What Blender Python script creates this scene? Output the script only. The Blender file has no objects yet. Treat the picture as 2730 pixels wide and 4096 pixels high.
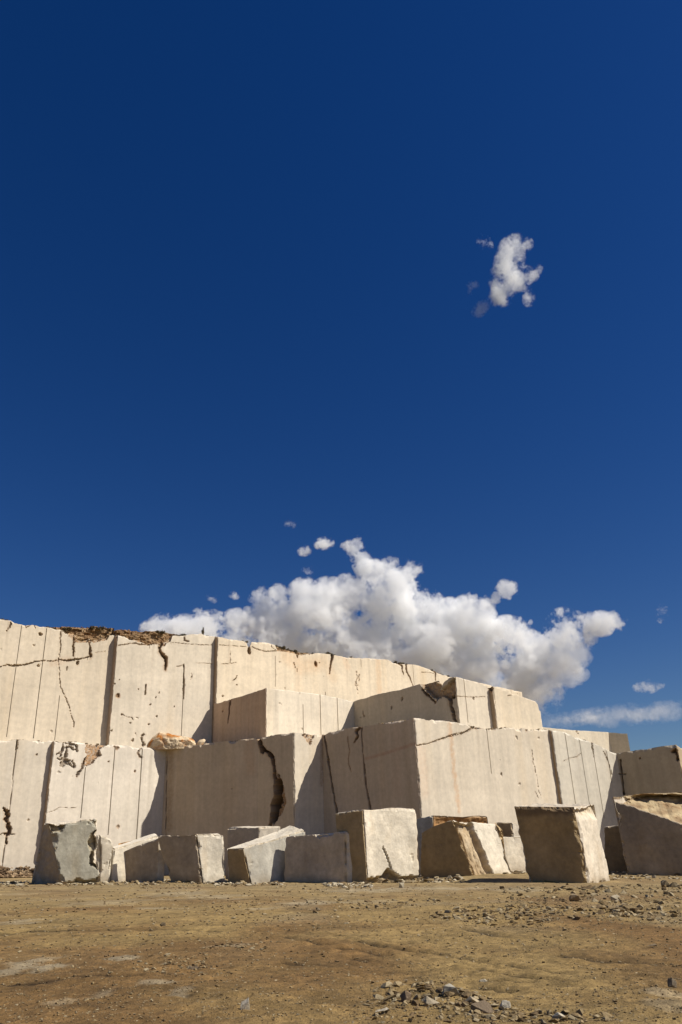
import bpy, bmesh, math, random
import numpy as np
random.seed(7); RS = np.random.RandomState(11)
sc = bpy.context.scene
COL = sc.collection

# ------------------------------------------------------------------ surveying
S = 2730 / 1568.0            # the plan was measured on a 1568 px wide print
F = 3100.0
PITCH = math.radians(24.2); ROLL = math.atan(.040); CH = .85
_f = np.array([0, math.cos(PITCH), math.sin(PITCH)]); _u = np.array([0, -math.sin(PITCH), math.cos(PITCH)]); _r = np.array([1., 0, 0])
_c, _s = math.cos(ROLL), math.sin(ROLL)
IR = _c * _r - _s * _u; IU = _s * _r + _c * _u; FW = _f
O = np.array([0, 0, CH])
OFF = {1: (0, 2400), 2: (850, 2500), 3: (1730, 2600), 4: (0, 2900), 5: (850, 3000), 6: (1730, 3000)}

def Z(r, x, y): return (OFF[r][0] + x / 1.568) / S, (OFF[r][1] + y / 1.568) / S
def az(d): return np.array([math.sin(math.radians(d)), math.cos(math.radians(d))])
def ray(x, y):
    a = (x * S - 1365) / F; b = (2048 - y * S) / F
    return FW + a * IR + b * IU
def at_z(x, y, z):
    d = ray(x, y); return O + (z - CH) / d[2] * d
def at_y(x, y, Y):
    d = ray(x, y); return O + Y / d[1] * d
SLOPE = -.03
def ground(x, y):
    d = ray(x, y); return O - CH / (d[2] - SLOPE * d[0]) * d
def hit(P, dv, px):
    d = ray(*px); A = np.array([[dv[0], -d[0]], [dv[1], -d[1]]])
    t, s = np.linalg.solve(A, np.array([O[0] - P[0], O[1] - P[1]])); return O + s * d

# ------------------------------------------------------------------ noise
_perm = RS.permutation(256); _perm = np.concatenate([_perm, _perm, _perm])
_g = RS.normal(size=(256, 3)); _g /= np.linalg.norm(_g, axis=1)[:, None]
def gnoise(p):
    p = np.asarray(p, float); i = np.floor(p).astype(int); f = p - i; i &= 255
    w = f * f * f * (f * (f * 6 - 15) + 10); out = 0
    for dx in (0, 1):
        for dy in (0, 1):
            for dz in (0, 1):
                h = _perm[_perm[_perm[i[..., 0] + dx & 255] + (i[..., 1] + dy & 255)] + (i[..., 2] + dz & 255)]
                d = (f - np.array([dx, dy, dz])); gv = (_g[h] * d).sum(-1)
                ww = np.where(dx, w[..., 0], 1 - w[..., 0]) * np.where(dy, w[..., 1], 1 - w[..., 1]) * np.where(dz, w[..., 2], 1 - w[..., 2])
                out = out + ww * gv
    return out * 1.6
def fbm(p, oct=4, gain=.5):
    p = np.asarray(p, float); a = 1; s = 0; t = 0
    for _ in range(oct): s = s + a * gnoise(p); t += a; a *= gain; p = p * 2.03 + 17.1
    return s / t
def ridged(p, oct=4):
    p = np.asarray(p, float); a = 1; s = 0; t = 0
    for _ in range(oct): s = s + a * (1 - 2 * np.abs(gnoise(p))); t += a; a *= .5; p = p * 2.1 + 9.3
    return s / t
def sstep(a, b, x):
    t = np.clip((x - a) / (b - a + 1e-9), 0, 1); return t * t * (3 - 2 * t)
def p3(a, b, c=0.): return np.stack([a, b, np.broadcast_to(c, np.shape(a))], -1)

# ------------------------------------------------------------------ objects
def tag(o, label=None, cat=None, group=None, kind=None):
    if label: o['label'] = label
    if cat: o['category'] = cat
    if group: o['group'] = group
    if kind: o['kind'] = kind
    return o
def link(o, parent=None):
    COL.objects.link(o)
    if parent is not None: o.parent = parent
    return o
def empty(name, loc, label, cat, group=None):
    o = bpy.data.objects.new(name, None); o.location = loc; o.empty_display_size = .5
    return tag(link(o), label, cat, group)
def mesh_obj(name, V, Fc, mat, col=None, parent=None, origin=None, smooth=False):
    """V (n,3) world coordinates, Fc int array (m,4) / (m,3); col (n,3) linear colours"""
    V = np.asarray(V, float)
    org = np.array(origin if origin is not None else ((0, 0, 0) if parent is None else parent.location), float)
    me = bpy.data.meshes.new(name); Fc = np.asarray(Fc, dtype=np.int32); k = Fc.shape[1]
    me.vertices.add(len(V)); me.vertices.foreach_set('co', (V - org).astype(np.float32).ravel())
    me.loops.add(Fc.size); me.loops.foreach_set('vertex_index', Fc.ravel())
    me.polygons.add(len(Fc)); me.polygons.foreach_set('loop_start', np.arange(0, Fc.size, k, dtype=np.int32))
    me.polygons.foreach_set('use_smooth', np.full(len(Fc), smooth))
    if col is not None:
        a = me.color_attributes.new('tint', 'FLOAT_COLOR', 'POINT')
        c4 = np.ones((len(V), 4), np.float32); c4[:, :3] = col; a.data.foreach_set('color', c4.ravel())
    me.update(); me.validate(); me.materials.append(mat)
    o = bpy.data.objects.new(name, me)
    if parent is None: o.location = org
    return link(o, parent)
def grid_faces(nr, nc, base=0, flip=False):
    i = np.arange(nr - 1)[:, None] * nc + np.arange(nc - 1)[None, :] + base; i = i.ravel()
    q = np.stack([i, i + 1, i + nc + 1, i + nc], 1)
    return q[:, ::-1] if flip else q

# ------------------------------------------------------------------ materials
def new_mat(name):
    m = bpy.data.materials.new(name); m.use_nodes = True; nt = m.node_tree; nt.nodes.clear(); return m, nt
def N(nt, t, **kw):
    n = nt.nodes.new(t)
    for k, v in kw.items():
        if k in n.inputs: n.inputs[k].default_value = v
        else: setattr(n, k, v)
    return n
def rock_mat(name, fine=9., var=.16, bump=.25, bscale=22., rough=.85, streak=.0, big=.25):
    m, nt = new_mat(name); L = nt.links.new
    out = N(nt, 'ShaderNodeOutputMaterial'); b = N(nt, 'ShaderNodeBsdfPrincipled', Roughness=rough)
    b.inputs['Specular IOR Level'].default_value = .25
    at = N(nt, 'ShaderNodeAttribute', attribute_name='tint'); geo = N(nt, 'ShaderNodeNewGeometry')
    n1 = N(nt, 'ShaderNodeTexNoise', Scale=fine, Detail=8., Roughness=.65); L(geo.outputs['Position'], n1.inputs['Vector'])
    n2 = N(nt, 'ShaderNodeTexNoise', Scale=big, Detail=5., Roughness=.6); L(geo.outputs['Position'], n2.inputs['Vector'])
    mp = N(nt, 'ShaderNodeMapping'); mp.inputs['Scale'].default_value = (2.2, 2.2, .12); L(geo.outputs['Position'], mp.inputs['Vector'])
    n3 = N(nt, 'ShaderNodeTexNoise', Scale=1., Detail=6., Roughness=.65); L(mp.outputs['Vector'], n3.inputs['Vector'])
    def rng(src, lo, hi, f0=.3, f1=.7):
        r = N(nt, 'ShaderNodeMapRange'); r.inputs['From Min'].default_value = f0; r.inputs['From Max'].default_value = f1
        r.inputs['To Min'].default_value = lo; r.inputs['To Max'].default_value = hi; L(src, r.inputs['Value']); return r.outputs['Result']
    a = rng(n1.outputs['Fac'], 1 - var, 1 + var * .6); c = rng(n2.outputs['Fac'], 1 - var * .8, 1 + var * .5); d = rng(n3.outputs['Fac'], 1 - streak, 1 + streak * .4)
    m1 = N(nt, 'ShaderNodeMath', operation='MULTIPLY'); L(a, m1.inputs[0]); L(c, m1.inputs[1])
    m2 = N(nt, 'ShaderNodeMath', operation='MULTIPLY'); L(m1.outputs[0], m2.inputs[0]); L(d, m2.inputs[1])
    vm = N(nt, 'ShaderNodeVectorMath', operation='SCALE'); L(at.outputs['Color'], vm.inputs[0]); L(m2.outputs[0], vm.inputs['Scale'])
    L(vm.outputs['Vector'], b.inputs['Base Color'])
    n4 = N(nt, 'ShaderNodeTexNoise', Scale=bscale, Detail=6., Roughness=.7); L(geo.outputs['Position'], n4.inputs['Vector'])
    bp = N(nt, 'ShaderNodeBump', Strength=bump, Distance=.03); L(n4.outputs['Fac'], bp.inputs['Height']); L(bp.outputs['Normal'], b.inputs['Normal'])
    L(b.outputs['BSDF'], out.inputs['Surface']); return m
M_WALL = rock_mat('quarry_marble', fine=4., var=.11, bump=.12, bscale=9., streak=.13, big=.35)
M_BLOCK = rock_mat('block_marble', fine=6., var=.18, bump=.42, bscale=13., streak=.10, big=.9)
M_CAP = rock_mat('weathered_cap_rock', fine=3., var=.35, bump=.8, bscale=8., big=1.2)
M_STONE = rock_mat('loose_stone', fine=14., var=.22, bump=.5, bscale=30., big=2.)
M_SOIL = rock_mat('quarry_soil', fine=26., var=.34, bump=.9, bscale=48., big=.7, rough=.95)

MARBLE = np.array([.70, .612, .480]); RUST = np.array([.30, .155, .055]); DARK = np.array([.12, .075, .038])
GREY = np.array([.50, .465, .385]); SOIL = np.array([.325, .220, .084])

# ------------------------------------------------------------------ quarry tiers
def resample(n_seg, lens, du):
    us = [0.]
    for L in lens:
        k = max(2, int(math.ceil(L / du))); us += list(us[-1] + L * np.arange(1, k + 1) / k)
    return np.array(us)

class Tier:
    """a cut rock bench: the front is a ribbon along a plan polyline, carved by a depth field, solid to the back"""
    def __init__(s, name, label, verts, zbot, yback, du=.06, dv=.06, col=MARBLE, chip=.10, cornerchip=.12, rough=.010):
        s.name, s.label, s.P = name, label, np.array([v[:2] for v in verts], float); s.zbot = zbot; s.yback = yback
        s.du, s.dv, s.col, s.chip, s.cc, s.rough = du, dv, np.array(col, float), chip, cornerchip, rough
        d = np.diff(s.P, axis=0); s.len = np.hypot(d[:, 0], d[:, 1]); s.dir = d / s.len[:, None]
        s.u0 = np.concatenate([[0], np.cumsum(s.len)]); s.nor = np.stack([s.dir[:, 1], -s.dir[:, 0]], 1)
        s.slots, s.cracks, s.pits, s.stains, s.topz, s.rusts = [], [], [], [], [], []
        s.seccol = {}
    def uz(s, k, px):
        q = hit(s.P[k], s.dir[k], px); return s.u0[k] + (q[:2] - s.P[k]) @ s.dir[k], q[2]
    def top(s, k, r, pts):
        for x, y in pts:
            u, z = s.uz(k, Z(r, x, y)); s.topz.append((np.clip(u, s.u0[k], s.u0[k + 1]), z))
    def topD(s, k, pts):
        for x, y in pts:
            u, z = s.uz(k, (x, y)); s.topz.append((np.clip(u, s.u0[k], s.u0[k + 1]), z))
    def slot(s, k, r, a, b, w=6, depth=None, w2=None):
        depth = depth or (.3 if w >= 6 else .10 if w > 3 else .05)
        ua, za = s.uz(k, Z(r, *a)); ub, zb = s.uz(k, Z(r, *b)); s.slots.append(((ua, za), (ub, zb), max(.022, w * .0062), depth, (w2 if w2 is not None else w) * .0062))
    def crack(s, k, r, pts, w=6, depth=.15, rust=.5, jag=.5):
        q = [s.uz(k, Z(r, *p)) for p in pts]; ws = w if isinstance(w, (list, tuple)) else [w] * len(pts); ws = [q_ * (.48 if q_ < 9 else 1.05 if jag >= .9 and q_ < 24 else .75 if q_ < 18 else .72) for q_ in ws]
        s.cracks.append((np.array(q), np.array(ws) * .0098, depth, rust, jag))
    def pit(s, k, r, x, y, rad, depth=.12, rust=.6, ry=1.): s.pits.append((*s.uz(k, Z(r, x, y)), rad * .0098, depth, rust, ry))
    def stain(s, k, r, pts, w, col, amt): s.stains.append((np.array([s.uz(k, Z(r, *p)) for p in pts]), w * .0098, np.array(col), amt))
    def build(s, mat, parts, cat='quarry wall'):
        us = [resample(1, s.len, s.du)]
        for (a, b, w, dp, w2) in s.slots:
            um = (a[0] + b[0]) / 2; h = max(w, w2) / 2
            us.append(np.array([um - h - .012, um - h, um + h, um + h + .012]))
        u = np.unique(np.round(np.concatenate(us), 4)); u = u[(u >= 0) & (u <= s.u0[-1])]
        keep = np.ones(len(u), bool); cr = np.round(s.u0, 4)
        u = np.unique(np.concatenate([u[keep], cr])); nc = len(u)
        seg = np.clip(np.searchsorted(s.u0, u - 1e-6, 'right') - 1, 0, len(s.len) - 1)
        tz = sorted(s.topz); zt = np.interp(u, [t[0] for t in tz], [t[1] for t in tz])
        ch = fbm(p3(u * .9, u * 0 + 3.3, 7.1), 5); zt = zt - s.chip * np.clip(ch * 2.2 - .1, 0, 1) - s.chip * .25 * np.abs(fbm(p3(u * 5, u * 0, 1.7), 2))
        H = (zt - s.zbot).max(); nr = int(H / s.dv) + 2
        v = np.linspace(0, 1, nr)[:, None]; v = 1 - (1 - v) ** 1.0
        z = s.zbot + v * (zt - s.zbot)[None, :]; U = np.broadcast_to(u[None, :], z.shape)
        disp = s.rough * (fbm(p3(U * .35, z * .35, 5.), 3) * 2.2 + fbm(p3(U * 1.6, z * .8, 2.), 3) * .7)
        # top edge bruises
        e = zt[None, :] - z; R = s.chip * 1.4 * np.clip(fbm(p3(U * 1.3, z * 1.3, 9.), 3) * 1.8 + .25, 0, 1); disp = disp + np.clip(R - e, 0, 1) * .9
        # corners
        dcn = np.full(z.shape, 9.)
        for k in range(1, len(s.P) - 1):
            cr_ = s.dir[k - 1][0] * s.dir[k][1] - s.dir[k - 1][1] * s.dir[k][0]
            if cr_ > .12: dcn = np.minimum(dcn, np.abs(U - s.u0[k]))
        Rc = s.cc * np.clip(fbm(p3(z * 1.1, U * 0 + 4., 3.), 4) * 1.6 + .28, .05, 1); disp = disp + np.clip(Rc - dcn, 0, 1) * .9
        rust = np.zeros(z.shape); dark = np.zeros(z.shape)
        wob = fbm(p3(U * 2.2, z * 2.2, 1.), 4) ; wob2 = fbm(p3(U * 7, z * 7, 3.), 3)
        slotd = np.zeros(z.shape)
        for (a, b, w, dp, w2) in s.slots:
            um = (a[0] + b[0]) / 2; zlo, zhi = min(a[1], b[1]), max(a[1], b[1]); t = np.clip((zhi - z) / (zhi - zlo + 1e-6), 0, 1)
            if a[1] < b[1]: t = 1 - t
            ww = w + (w2 - w) * t
            m = (np.abs(U - um) <= ww / 2 + 1e-4) & (z > zlo) & (z < zhi); slotd = np.where(m, np.maximum(slotd, dp), slotd); dark = np.where(m, np.maximum(dark, .10), dark)
        disp = disp + slotd
        for (q, ws, dp, ru, jag) in s.cracks:
            lo = q.min(0) - ws.max() - .6; hi = q.max(0) + ws.max() + .6
            ci = np.where((u > lo[0]) & (u < hi[0]))[0]
            if not len(ci): continue
            ri = np.where((z[:, ci].max(1) > lo[1]) & (z[:, ci].min(1) < hi[1]))[0]
            if not len(ri): continue
            sl = np.ix_(ri, ci); uu = U[sl] + wob[sl] * .22 * jag; zz = z[sl] + wob2[sl] * .10 * jag
            best = np.full(uu.shape, 9.); wmod = np.clip(1 + 1.5 * fbm(p3(uu * 1.9, zz * 1.9, 60.), 3), .25, 1.9) if jag > .15 else 1.
            for j in range(len(q) - 1):
                A, B = q[j], q[j + 1]; d = B - A; t = np.clip(((uu - A[0]) * d[0] + (zz - A[1]) * d[1]) / (d @ d + 1e-9), 0, 1)
                dist = np.hypot(uu - A[0] - t * d[0], zz - A[1] - t * d[1]) - (ws[j] + t * (ws[j + 1] - ws[j])) / 2 * wmod
                best = np.minimum(best, dist)
            m = 1 - sstep(-.02, .03, best + wob2[sl] * .03 * jag)
            disp[sl] = np.maximum(disp[sl], m * dp); rust[sl] = np.maximum(rust[sl], ru * (1 - sstep(-.01, .10 if dp < .5 else .2, best)) * .8); dark[sl] = np.maximum(dark[sl], m * (.78 if dp > .5 else .62))
        for (pu, pz, rad, dp, ru, ry) in s.pits:
            dist = np.hypot((U - pu + wob * .12), (z - pz + wob2 * .1) / ry) / rad
            m = 1 - sstep(.55, 1.05, dist + wob2 * .3); disp = np.maximum(disp, m * dp * (1 + .5 * wob2)); rust = np.maximum(rust, ru * (1 - sstep(.8, 1.5, dist))); dark = np.maximum(dark, m * .3)
        for (poly, dp, ru) in s.rusts:
            x, y = U + wob * .16, z + wob2 * .16; ins = np.zeros(z.shape, bool); n = len(poly)
            for i in range(n):
                (x1, y1), (x2, y2) = poly[i], poly[(i + 1) % n]
                c = ((y1 > y) != (y2 > y)) & (x < (x2 - x1) * (y - y1) / (y2 - y1 + 1e-12) + x1); ins ^= c
            disp = disp + ins * dp * (.45 + .8 * np.clip(ridged(p3(U * 2.5, z * 2.5, 8.), 4) * .5 + .5, 0, 1)); rust = np.maximum(rust, ins * ru * np.clip(.75 + wob2 * .9, .25, 1))
        # small natural vugs
        vn = fbm(p3(U * 1.7, z * 1.7, 31.), 2); vg = fbm(p3(U * .22, z * .22, 12.), 2); vv = sstep(.56, .68, vn + vg * .45 - .12); disp = disp + vv * .05; dark = np.maximum(dark, vv * .25)
        sn = s.nor[seg].copy()
        for k in range(1, len(s.P) - 1):
            j = np.searchsorted(u, cr[k] - 1e-4); b = s.nor[k - 1] + s.nor[k]; b /= max(.35, np.linalg.norm(b) ** 2 / 2); sn[j] = b / 1.0
        pu = s.P[seg] + s.dir[seg] * (u - s.u0[seg])[:, None]
        X = pu[None, :, 0] - disp * sn[None, :, 0]; Y = pu[None, :, 1] - disp * sn[None, :, 1]
        # colour
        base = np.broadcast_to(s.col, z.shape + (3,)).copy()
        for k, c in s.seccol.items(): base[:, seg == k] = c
        t1 = fbm(p3(U * .16, z * .3, 40.), 4); base *= (1 + .10 * t1)[..., None]
        warm = sstep(0, .7, fbm(p3(U * .6, z * .05, 50.), 4)); base = base * (1 - .10 * warm[..., None] * np.array([.2, .7, 1.5]))
        bed = fbm(p3(U * .05, z * 1.4 + .05 * U, 61.), 4); base = base * (1 + .09 * bed)[..., None]
        run = sstep(.12, .55, fbm(p3(U * 3.2, z * .10, 70.), 4)) * np.exp(-np.clip(zt[None, :] - z, 0, 99) / 2.6) * .38; base = base * (1 - run[..., None]) + run[..., None] * np.array([.40, .31, .22])
        smu = sstep(.1, .6, fbm(p3(U * .8 + z * .25, z * .55, 80.), 5)) * .16; base = base * (1 - smu[..., None]) + smu[..., None] * np.array([.40, .35, .29])
        for (q, w, c, amt) in s.stains:
            best = np.full(z.shape, 9.)
            for j in range(len(q) - 1):
                A, B = q[j], q[j + 1]; d = B - A; t = np.clip(((U + wob * .25 - A[0]) * d[0] + (z - A[1]) * d[1]) / (d @ d + 1e-9), 0, 1)
                best = np.minimum(best, np.hypot(U + wob * .25 - A[0] - t * d[0], z - A[1] - t * d[1]))
            a = amt * (1 - sstep(.2 * w, w, best)) * np.clip(.8 + wob2, .3, 1); base = base * (1 - a[..., None]) + a[..., None] * c
        base = base * (1 - rust[..., None]) + rust[..., None] * RUST * (1 + .9 * wob2[..., None]); base = base * (1 - dark[..., None]) + dark[..., None] * DARK  # crack, slot and pit interiors darkened in colour to deepen their shade
        base = np.clip(base, .01, .9)
        root = empty(s.name, (float(s.P[:, 0].mean()), float(s.P[:, 1].min()), float(s.zbot)), s.label, cat)
        # sections
        for k, (pname, plabel) in enumerate(parts):
            c0 = np.searchsorted(u, cr[k] - 1e-4); c1 = np.searchsorted(u, cr[k + 1] - 1e-4) + 1
            V = np.stack([X[:, c0:c1], Y[:, c0:c1], z[:, c0:c1]], -1).reshape(-1, 3); C = base[:, c0:c1].reshape(-1, 3)
            o = mesh_obj(pname, V, grid_faces(nr, c1 - c0), mat, C, root)
            if plabel: o['label'] = plabel
        # terrace top, back and ends
        nb = 10; tt = (np.linspace(0, 1, nb) ** 2)[:, None]
        st = slice(None); x0, y0, z0 = X[-1], Y[-1], z[-1]
        Xt = np.broadcast_to(x0, (nb, nc)); Yt = y0 + tt * (s.yback - y0); Zt = np.broadcast_to(z0, (nb, nc)) + tt * .0
        V = np.stack([Xt, Yt, Zt], -1).reshape(-1, 3); Fq = grid_faces(nb, nc)
        Ct = np.broadcast_to(s.col * .8, (len(V), 3)) * (1 + .25 * fbm(V * .5, 3)[:, None])
        mesh_obj('terrace_top', V, Fq, mat, Ct, root)
        Xb = np.stack([x0, x0]); Yb = np.full((2, nc), s.yback); Zb = np.stack([z0, np.full(nc, s.zbot)])
        Vb = np.stack([Xb, Yb, Zb], -1).reshape(-1, 3); fb = grid_faces(2, nc)
        ex = []
        for j in (0, nc - 1):
            ex.append(np.array([[X[0, j], Y[0, j], s.zbot], [X[-1, j], Y[-1, j], z0[j]], [X[-1, j], s.yback, z0[j]], [X[0, j], s.yback, s.zbot]]))
        Vb = np.concatenate([Vb] + ex); n = 2 * nc; fb = np.concatenate([fb, [[n, n + 1, n + 2, n + 3], [n + 4, n + 7, n + 6, n + 5]]])
        mesh_obj('rear_face', Vb, fb, mat, np.broadcast_to(s.col * .8, (len(Vb), 3)), root)
        s.u, s.zt = u, zt; return root
    def rimpt(s, u):
        k = int(np.clip(np.searchsorted(s.u0, u, 'right') - 1, 0, len(s.len) - 1)); p = s.P[k] + s.dir[k] * (u - s.u0[k])
        return np.array([p[0], p[1], np.interp(u, s.u, s.zt)]), s.nor[k]

zL, zM = 8.75, 12.25
D1 = az(55); D2 = az(138)
ret = lambda P, s_: np.array(P[:2]) - s_ * D2          # foot of a short return behind corner P

# ---- lower bench
L2k = at_z(*Z(4, 340, 97), zL)[:2]; L1e = ret(L2k, .36)
L1s = L1e - 9 * az(57)
L2e = at_z(*Z(4, 1045, 149), zL)[:2]; L3m = at_z(*Z(2, 290, 710), zL)[:2]; L3k = at_z(*Z(2, 510, 672), zL)[:2]
L4i = at_z(*Z(2, 688, 686), zL)[:2]; L4k = at_z(*Z(2, 1265, 580), zL)[:2]
L5i = hit(L4k, az(58), Z(3, 728, 498))[:2]; L5k = hit(L5i, D2, Z(3, 747, 500))[:2]
L5e = hit(L5k, az(60), Z(3, 1155, 648))[:2]
R1k = hit(L5e, az(133), Z(3, 1530, 590))[:2]; R1e = R1k + 14 * D1
T = Tier('lower_quarry_bench', 'lower stepped tier of cream cut stone behind the blocks, split by a wide dark crack', [L1s, L1e, L2k, L2e, L3m, L3k, L4i, L4k, L5i, L5k, L5e, R1k, R1e], -2.2, 95., chip=.15, cornerchip=.20)
# tops
T.topD(0, [(-60, 1697)]); T.top(0, 4, [(0, 90), (110, 88), (200, 95), (315, 98)])
T.top(2, 4, [(341, 98), (500, 108), (620, 118), (760, 124), (920, 140), (1044, 148)])
T.top(3, 4, [(1046, 148), (1300, 112), (1560, 85)]); T.top(3, 2, [(150, 722), (289, 711)])
T.top(4, 2, [(292, 710), (380, 690), (509, 672)]); T.top(5, 2, [(511, 673), (600, 681), (670, 685)])
T.top(6, 2, [(690, 685), (800, 655), (930, 635), (1100, 610), (1264, 581)])
T.top(7, 2, [(1266, 581), (1480, 603)]); T.top(7, 3, [(180, 456), (250, 478), (340, 492), (480, 484), (600, 492), (724, 499)])
T.top(9, 3, [(748, 500), (830, 513), (920, 548), (1000, 578), (1080, 612), (1150, 646)])
T.top(10, 3, [(1160, 647), (1270, 628), (1420, 606), (1528, 590)]); u_, z_ = T.uz(10, Z(3, 1530, 590)); T.topz.append((T.u0[-1], z_ - .2)); T.topz.append((T.u0[11] + .8, z_ - .25))
# L1
T.crack(0, 4, [(112, 88), (104, 150)], 11, .3, .2, .2); T.crack(0, 4, [(102, 150), (88, 260), (65, 500), (40, 700), (5, 930)], 5, .1, .1, .15)
T.crack(0, 4, [(20, 520), (50, 545), (45, 600), (55, 640), (50, 690), (45, 740)], [8, 14, 10, 26, 22, 12], .3, .8, 1.2); T.crack(0, 4, [(0, 690), (20, 675), (45, 690), (95, 685)], 7, .12, .3)
T.pit(0, 4, 177, 597, 8, .1, .2); T.pit(0, 4, 230, 187, 9, .1, .3)
# L2
for pts, w in ([(400, 108), (396, 140), (385, 190), (362, 212)], 11), ([(405, 112), (440, 118), (482, 124), (492, 165)], 13), ([(425, 140), (418, 195), (405, 235), (440, 245), (468, 268)], 13), \
        ([(455, 225), (472, 262)], 12), ([(385, 175), (360, 180)], 9), ([(395, 250), (390, 235)], 18), ([(440, 130), (455, 155), (488, 155)], 10), ([(375, 215), (400, 215)], 12), ([(400, 240), (430, 225)], 20):
    T.crack(2, 4, pts, w, .22, .15, .9)
T.rusts.append(([T.uz(2, Z(4, *p)) for p in ((534, 105), (640, 112), (690, 122), (640, 140), (625, 165), (636, 190), (600, 215), (585, 240), (545, 262), (530, 240), (548, 195), (536, 150))], .22, .95))
T.crack(2, 4, [(548, 195), (525, 240), (500, 290), (488, 322)], [16, 22, 20, 12], .35, .5, .8); T.crack(2, 4, [(520, 265), (498, 290)], 14, .3, .5)
T.slot(2, 4, (531, 265), (515, 580), 7); T.slot(2, 4, (718, 135), (685, 690), 8); T.slot(2, 4, (890, 145), (862, 730), 9)
T.crack(2, 4, [(885, 150), (870, 180), (880, 200)], 10, .1, .5, 1.2); T.crack(2, 4, [(720, 135), (745, 140), (735, 150)], 12, .1, .8)
T.crack(2, 4, [(300, 552), (335, 540), (370, 520), (400, 516), (430, 524), (480, 518)], 4, .06, .1); T.pit(2, 4, 845, 290, 7); T.pit(2, 4, 742, 638, 12, .06, .5); T.pit(2, 4, 683, 230, 6)
# L3
T.crack(3, 2, [(292, 705), (306, 765), (325, 792)], [26, 28, 40], 1.0, .9, .5)
T.crack(4, 2, [(293, 705), (310, 770), (348, 800), (378, 830), (386, 880), (396, 950), (405, 1060)], [18, 26, 34, 26, 26, 34, 44], .9, .75, .6)
T.crack(4, 5, [(392, 150), (402, 230), (398, 300), (385, 370), (375, 420), (362, 480)], [36, 60, 64, 58, 44, 40], .9, .7, .6)
T.rusts.append(([T.uz(4, Z(5, *p)) for p in ((412, 150), (440, 185), (450, 250), (462, 330), (440, 390), (405, 440), (385, 480), (380, 380), (400, 250))], .35, .9))
T.crack(3, 4, [(1048, 200), (1044, 430), (1040, 700)], 5, .2, .3, .1); T.stain(3, 4, [(1075, 160), (1070, 400), (1060, 650)], 40, (.38, .25, .13), .55); T.stain(3, 4, [(1200, 130), (1190, 600)], 60, (.55, .42, .27), .4); T.stain(3, 4, [(1420, 110), (1390, 640)], 50, (.52, .41, .28), .4)
T.stain(3, 2, [(230, 740), (240, 900)], 70, (.55, .36, .22), .4)
T.rusts.append(([T.uz(5, Z(2, *p)) for p in ((560, 682), (640, 684), (632, 715), (612, 752), (590, 722))], .14, .75))
# L4 return
T.crack(6, 2, [(700, 690), (720, 800), (735, 900), (755, 1050)], 10, .35, .5, .3); T.crack(6, 5, [(722, 60), (742, 160), (765, 300), (782, 400), (790, 480)], [10, 10, 10, 12, 10], .35, .5, .3)
T.crack(6, 2, [(935, 640), (938, 700), (945, 800), (952, 900), (960, 1000)], [16, 8, 6, 6, 6], .25, .4, .2); T.crack(6, 5, [(955, 90), (965, 230), (988, 350), (995, 420)], [5, 6, 16, 14], .25, .5, .2)
T.crack(6, 2, [(925, 645), (905, 665), (912, 690), (893, 735)], [24, 20, 14, 8], .22, .8, .9); T.crack(6, 2, [(850, 700), (862, 790), (850, 840), (870, 920)], 4, .06, .5)
T.stain(6, 2, [(960, 840), (1100, 800), (1268, 745)], 16, (.45, .24, .15), .5); T.stain(6, 2, [(690, 690), (685, 1000)], 26, (.36, .24, .14), .6); T.stain(6, 2, [(1150, 650), (1160, 1050)], 60, (.55, .4, .28), .35)
# L4 lit
T.crack(7, 2, [(1282, 755), (1350, 745), (1420, 720), (1500, 690), (1565, 675)], 5, .12, .25); T.crack(7, 3, [(0, 577), (90, 547), (180, 527), (250, 492), (330, 487), (480, 482)], [5, 6, 6, 10, 12, 8], .14, .4)
T.stain(7, 3, [(112, 465), (125, 620), (140, 800), (172, 1010)], 26, (.62, .36, .18), .55); T.stain(7, 2, [(1310, 790), (1330, 1050)], 60, (.72, .5, .33), .35)
T.slot(7, 3, (345, 495), (368, 775), 9, .3, 2); T.crack(7, 3, [(622, 620), (632, 700), (648, 770), (668, 870), (680, 930)], 6, .05, .15, 1.); T.crack(7, 3, [(645, 890), (665, 930)], 6, .05, .2); T.pit(7, 3, 435, 778, 7, .08, .2, 1.8)
T.crack(7, 3, [(250, 487), (300, 480), (340, 487), (400, 492)], 10, .2, .8, 1.3); T.pit(7, 3, 590, 500, 12, .1, .5)
# L5
for a, b in (((835, 520), (900, 1000)), ((928, 560), (985, 1000)), ((1008, 590), (1072, 1050)), ((1085, 635), (1135, 830))): T.slot(9, 3, a, b, 6)
T.crack(9, 3, [(1075, 640), (1105, 700), (1128, 780)], 5, .12, .2); T.crack(9, 3, [(820, 700), (860, 680), (905, 672), (930, 650)], 3, .05, .3); T.crack(9, 3, [(1005, 590), (1012, 670)], [16, 6], .2, .2, .8); T.pit(9, 3, 905, 520, 10, .1, .3); T.pit(9, 3, 1003, 582, 9, .15, .3)
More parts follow.
